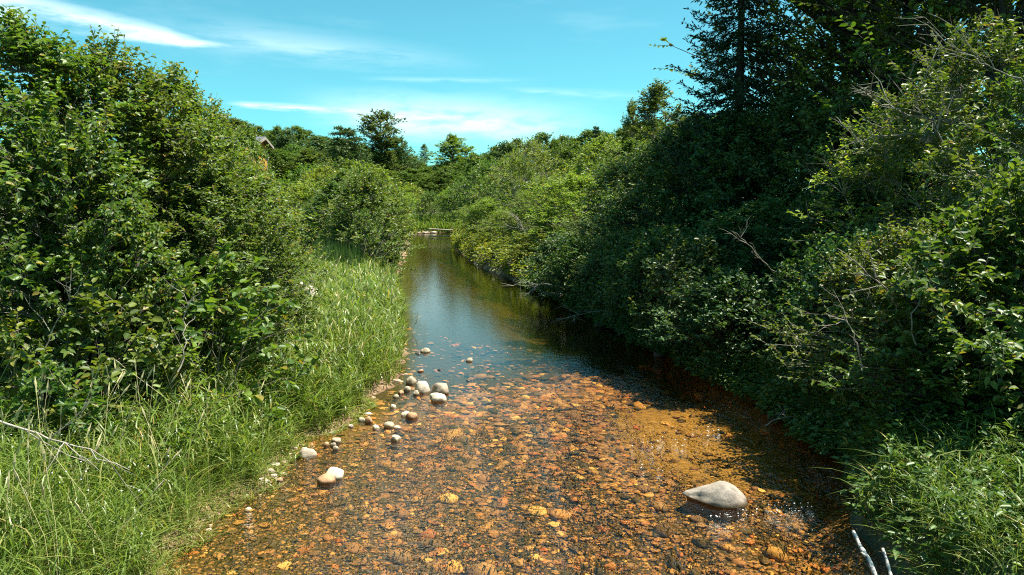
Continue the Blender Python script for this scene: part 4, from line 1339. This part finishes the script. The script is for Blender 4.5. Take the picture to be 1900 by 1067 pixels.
# ------------------------------------------------------------------ dead wood
def dead_branch(seed, pts, r0, label, mat, forks=6, fork_len=.5, name='dead_branch', spread=.6, group='bare dead branches', sub=2, up=0.1):
    """a bare branch along given points, with forked side twigs as parts"""
    g_ = np.random.default_rng(seed)
    P = np.array(pts, float)
    s = np.linspace(0, len(P) - 1, 12)
    Q_ = np.stack([np.interp(s, np.arange(len(P)), P[:, k]) for k in range(3)], -1)
    L = np.linalg.norm(P[-1] - P[0])
    Q_[1:-1] += g_.normal(0, .012 * L, (10, 3))
    e = link(name, None, cat='branch', label=label, group=group, loc=tuple(P[0]))
    me = mesh_np('limb', *tubes(Q_[None] - P[0], (r0 * np.linspace(1, .25, 12))[None], 7), mats=[mat], smooth=True)
    link('limb', me, e)
    parts = []
    d = unit(P[-1] - P[0])
    for k in range(forks):
        i0 = int(g_.integers(3, 11))
        dd = unit(d * .8 + g_.normal(0, spread, 3) + np.array([0, 0, up]))
        fl = fork_len * g_.uniform(.5, 1.2)
        a = Q_[i0] - P[0]
        T1 = np.stack([a, a + dd * fl * .35 + g_.normal(0, .03, 3) * fl, a + dd * fl * .7 + g_.normal(0, .06, 3) * fl, a + dd * fl])
        pp = [tubes(T1[None], (r0 * np.array([[.5, .4, .3, .12]])), 5)]
        for q in range(sub):
            d2 = unit(dd + g_.normal(0, .55, 3))
            b = T1[1 + q % 2]
            pp.append(tubes(np.stack([b, b + d2 * fl * .25, b + d2 * fl * .5 + g_.normal(0, .02, 3)])[None], r0 * np.array([[.26, .18, .08]]), 4))
        link('twig', mesh_np('twig', *merge(pp), mats=[mat], smooth=True), e)
    return e


dead_branch(1, [pt(-40, 772, 6.2), pt(60, 803, 6.25), pt(150, 830, 6.3), pt(240, 872, 6.35)], .0115, 'long pale fallen branch lying over the near left grass', M_DEAD, 5, .5, spread=.3)
dead_branch(2, [pt(1900, 890, 8.0), pt(1850, 868, 8.0), pt(1790, 838, 8.0), pt(1748, 818, 8.0)], .011, 'thin bare branch slanting out of the near right grass', M_DEAD, 2, .45, spread=.3)
dead_branch(3, [pt(1880, 890, 7.9), pt(1840, 870, 7.9), pt(1790, 862, 7.9), pt(1750, 860, 7.9)], .008, 'thinner bare branch just below the slanting one in the near right grass', M_DEAD, 1, .2, spread=.3)
dead_branch(4, [pt(1010, 470, 38.), pt(990, 448, 38.), pt(975, 432, 38.), pt(960, 418, 38.)], .035, 'bleached white dead branch fanning out of the right bank shrubs', M_DEAD, 7, 1.1, spread=.35)
dead_branch(5, [pt(1110, 545, 27.), pt(1060, 535, 26.5), pt(1020, 528, 26.), pt(970, 522, 26.)], .035, 'grey dead branch stretched low over the water below the shaded bushes', M_GREY, 6, 1.0, spread=.3)
dead_branch(6, [pt(1100, 550, 26.), pt(1070, 552, 25.6), pt(1030, 546, 25.3), pt(1000, 548, 25.)], .03, 'lower grey dead branch almost touching the water by the shaded bushes', M_GREY, 5, .7, spread=.3)
dead_branch(7, [pt(1000, 512, 29.), pt(1005, 525, 28.8), pt(985, 540, 28.5), pt(975, 548, 28.5)], .025, 'broken pale branch pointing down into the water beside the low willow', M_DEAD, 4, .6, spread=.5)
dead_branch(8, [pt(1440, 505, 14.2), pt(1410, 480, 14.), pt(1385, 450, 14.), pt(1360, 430, 14.)], .012, 'forked bare twig standing out of the shaded bushes', M_GREY, 7, .45, spread=.5)
dead_branch(9, [pt(1350, 590, 14.5), pt(1365, 565, 14.3), pt(1375, 545, 14.3), pt(1378, 530, 14.3)], .010, 'sunlit bristly dead twig in front of the shaded bushes', M_DEAD, 8, .22, spread=.8)
dead_branch(10, [pt(1665, 568, 9.4), pt(1640, 530, 9.4), pt(1600, 495, 9.4), pt(1552, 460, 9.4)], .012, 'long straight pale twig crossing the small leaved sunlit bush', M_DEAD, 3, .4, spread=.4)
dead_branch(11, [pt(1625, 515, 9.4), pt(1620, 490, 9.4), pt(1612, 465, 9.4), pt(1614, 448, 9.4)], .009, 'short upright pale twig above the long straight twig', M_DEAD, 1, .15, spread=.4)
dead_branch(12, [pt(1600, 680, 9.0), pt(1590, 640, 9.0), pt(1580, 610, 9.0), pt(1565, 585, 9.0)], .010, 'curved pinkish bare stem inside the small leaved sunlit bush', M_DEAD, 5, .4, spread=.5)
dead_branch(13, [pt(1900, 155, 11.4), pt(1850, 130, 11.4), pt(1800, 105, 11.4), pt(1760, 85, 11.4)], .014, 'grey bare limb at the upper right border', M_GREY, 7, .8, spread=.5)
dead_branch(14, [pt(1790, 330, 12.0), pt(1760, 270, 12.0), pt(1725, 230, 12.0), pt(1690, 190, 12.0)], .018, 'pale crooked limb in the tangle of the grey shrubs', M_GREY, 9, .9, spread=.7)
dead_branch(15, [pt(1730, 222, 12.6), pt(1680, 212, 12.6), pt(1630, 190, 12.6), pt(1590, 165, 12.6)], .022, 'pale horizontal limb reaching left from the grey shrubs', M_GREY, 8, .7, spread=.6)
dead_branch(16, [pt(1700, 250, 13.), pt(1640, 250, 13.), pt(1600, 260, 13.), pt(1545, 280, 13.)], .016, 'thin grey limb over the shaded bush at the right', M_GREY, 7, .6, spread=.6)
dead_branch(17, [pt(752, 608, 20.2), pt(764, 608, 20.2), pt(772, 600, 20.2), pt(776, 580, 20.2)], .014, 'small white curved twig at the left water edge', M_DEAD, 2, .25, spread=.6)
dead_branch(18, [pt(1420, 790, 10.9), pt(1445, 778, 11.), pt(1470, 772, 11.1), pt(1500, 775, 11.3)], .009, 'thin pale twig at the right water edge under the sunlit bush', M_DEAD, 3, .3, spread=.5)
dead_branch(19, [pt(470, 1010, 7.4), pt(420, 985, 7.6), pt(350, 1000, 7.5), pt(300, 1045, 7.3)], .006, 'dry straw stalk arching out over the near left water', M_DEAD, 3, .3, spread=.5)


dead_branch(20, [pt(70, 700, 8.3), pt(85, 640, 8.4), pt(120, 570, 8.5), pt(165, 500, 8.6)], .011, 'thin grey stem leaning out of the dark gap in the left thicket', M_GREY, 5, .5, spread=.5)
dead_branch(21, [pt(330, 690, 8.6), pt(345, 640, 8.7), pt(340, 590, 8.8), pt(360, 540, 8.8)], .009, 'bare twig standing before the middle of the left thicket', M_DEAD, 6, .35, spread=.6)
dead_branch(22, [pt(1700, 640, 8.6), pt(1690, 590, 8.6), pt(1715, 540, 8.7), pt(1760, 480, 8.8)], .010, 'pale bare stem in the middle of the near right bush', M_GREY, 6, .4, spread=.6)
dead_branch(23, [pt(1150, 585, 21.), pt(1120, 575, 20.8), pt(1090, 580, 20.6), pt(1060, 592, 20.4)], .018, 'grey root like branch hanging from the undercut shaded bank', M_GREY, 6, .6, spread=.5)


def pole(pts, r, label, knob=None):
    """weathered stick with a broken end"""
    P = np.array(pts, float)
    e = link('weathered_stick', None, cat='stick', label=label, group='weathered sticks at the lower right', loc=tuple(P[-1]))
    s = np.linspace(0, len(P) - 1, 10)
    Q_ = np.stack([np.interp(s, np.arange(len(P)), P[:, k]) for k in range(3)], -1) - P[-1]
    rad = r * (1 + .18 * np.sin(np.arange(10) * 2.1)) * np.linspace(.85, 1.15, 10)
    V, Qd = tubes(Q_[None], rad[None], 9)
    V = np.concatenate([V, Q_[:1]])
    T_ = np.array([[len(V) - 1, (k + 1) % 9, k] for k in range(9)])
    link('shaft', mesh_np('shaft', V, Qd, T_, mats=[M_DRIFT], smooth=True), e)
    if knob is not None:
        k0 = Q_[knob]
        d = np.array([-.06, -.01, .05])
        link('knot', mesh_np('knot', *tubes(np.stack([k0, k0 + d * .6, k0 + d])[None], r * np.array([[.8, .7, .3]]), 7), mats=[M_DRIFT], smooth=True), e)


pole([pt(1583, 986, 6.3), pt(1597, 1015, 6.1), pt(1610, 1035, 5.95), pt(1632, 1085, 5.75)], .017, 'bleached thick stick with a side stub leaning at the lower right water edge', 6)
pole([pt(1638, 1018, 6.2), pt(1645, 1040, 6.1), pt(1652, 1065, 6.0), pt(1658, 1090, 5.9)], .014, 'thinner bleached stick right of the thick one at the lower right')


# ------------------------------------------------------------------ rail frame in the water at the bend
m_rail = bark_mat('pale_rail', (.34, .28, .21), (.52, .44, .35), 6.0)


def bar(name, a, b, r, parent, o0):
    P = np.array([a, b], float) - np.array(o0)
    r *= .8
    V, Q = tubes(P[None], np.array([[r, r]]), 6)
    V = np.concatenate([V, P]); n_ = len(V)
    T_ = np.array([[n_ - 2, (k + 1) % 6, k] for k in range(6)] + [[n_ - 1, 6 + k, 6 + (k + 1) % 6] for k in range(6)])
    link(name, mesh_np(name, V, Q, T_, mats=[m_rail]), parent)


D = 84.0
c0 = pt(795, 441, D); c1 = pt(796, 424, D); c2 = pt(838, 427, D); c3 = pt(840, 438, D)
o0 = (c0[0], c0[1], -.5)
fr_ = link('water_gate', None, cat='gate', label='pale rectangular rail frame standing in the water at the far bend', loc=o0)
bar('post', (c0[0], D, -.5), c1, .055, fr_, o0)
bar('post', (c3[0], D, -.5), (c3[0], D, c2[2] + .4), .055, fr_, o0)
bar('rail', (c1[0], D - .08, c1[2] - .03), (c2[0] + .1, D - .08, c2[2]), .075, fr_, o0)
bar('rail', (c0[0], D - .08, max(c0[2], .12)), (c3[0], D - .08, max(c3[2], .2)), .075, fr_, o0)

# ------------------------------------------------------------------ orange house behind the left thicket
m_wall, t_, o_ = new_mat('orange_siding')
tcn = t_.node('ShaderNodeTexCoord')
sx = t_.node('ShaderNodeSeparateXYZ'); t_.l.new(tcn.outputs['Object'], sx.inputs[0])
nz = t_.noise(tcn.outputs['Object'], 3.0, 4, .6)
p_ = t_.node('ShaderNodeBsdfPrincipled'); p_.inputs['Roughness'].default_value = .7
t_.put(p_.inputs['Base Color'], t_.ramp(nz, [(.3, (.55, .24, .035)), (.7, (.66, .31, .05))]))
t_.l.new(p_.outputs[0], o_.inputs[0])
m_roof = bark_mat('roof_sheet', (.07, .07, .085), (.11, .11, .13), 5.0, .85)
m_trim = bark_mat('white_trim', (.30, .25, .20), (.36, .30, .25), 5.0, .8)


def boxmesh(name, lo, hi, mat):
    V = np.array([[x, y, z] for x in (lo[0], hi[0]) for y in (lo[1], hi[1]) for z in (lo[2], hi[2])], float)
    Q = np.array([[0, 1, 3, 2], [4, 6, 7, 5], [0, 4, 5, 1], [2, 3, 7, 6], [0, 2, 6, 4], [1, 5, 7, 3]])
    return mesh_np(name, V, Q, mats=[mat])


hx, hy = -18.6, 60.0
hz = gz(hx - 4, hy) - .3
house = link('house', None, cat='house', label='orange walled house with a grey gable roof behind the left thicket', loc=(hx, hy, hz))
ridge, eave = pt(500, 254, 60)[2] - hz, pt(515, 272, 62)[2] - hz
hw, ln_ = 2.0, 9.0
V = np.array([[0, -hw + .3, 0], [0, hw - .3, 0], [0, hw - .3, eave], [0, 0, ridge - .12], [0, -hw + .3, eave],
              [-ln_, -hw + .3, 0], [-ln_, hw - .3, 0], [-ln_, hw - .3, eave], [-ln_, 0, ridge - .12], [-ln_, -hw + .3, eave]], float)
V[:, 0] -= .35
me = bpy.data.meshes.new('wall')
me.from_pydata([tuple(v) for v in V], [], [(0, 1, 2, 3, 4), (9, 8, 7, 6, 5), (0, 4, 9, 5), (1, 6, 7, 2), (0, 5, 6, 1), (4, 3, 8, 9), (3, 2, 7, 8)])
me.materials.append(m_wall)
link('wall', me, house)
for sgn in (-1, 1):
    ev = eave - .03
    a = np.array([[.1, 0, ridge], [.1, sgn * hw, ev], [-ln_ - .6, sgn * hw, ev], [-ln_ - .6, 0, ridge]], float)
    V = np.concatenate([a, a + [0, 0, -.10]])
    Q = np.array([[0, 1, 2, 3], [7, 6, 5, 4], [0, 4, 5, 1], [1, 5, 6, 2], [2, 6, 7, 3], [3, 7, 4, 0]])
    rf = link('roof', mesh_np('roof', V + [0, 0, .02], Q, mats=[m_roof]), house)
    b = np.array([[.13, 0, ridge - .02], [.13, sgn * (hw + .02), ev - .02]], float)
    V = np.concatenate([b, b + [0, 0, -.18], b + [-.03, 0, 0], b + [-.03, 0, -.18]])
    Q = np.array([[0, 1, 3, 2], [4, 6, 7, 5], [0, 4, 5, 1], [2, 3, 7, 6], [0, 2, 6, 4], [1, 5, 7, 3]])
    link('fascia', mesh_np('fascia', V, Q, mats=[m_trim]), rf)
    link('corner_board', boxmesh('corner_board', (-.36, sgn * (hw - .3) - .07, 0), (-.32, sgn * (hw - .3) + .07, eave), m_trim), house)
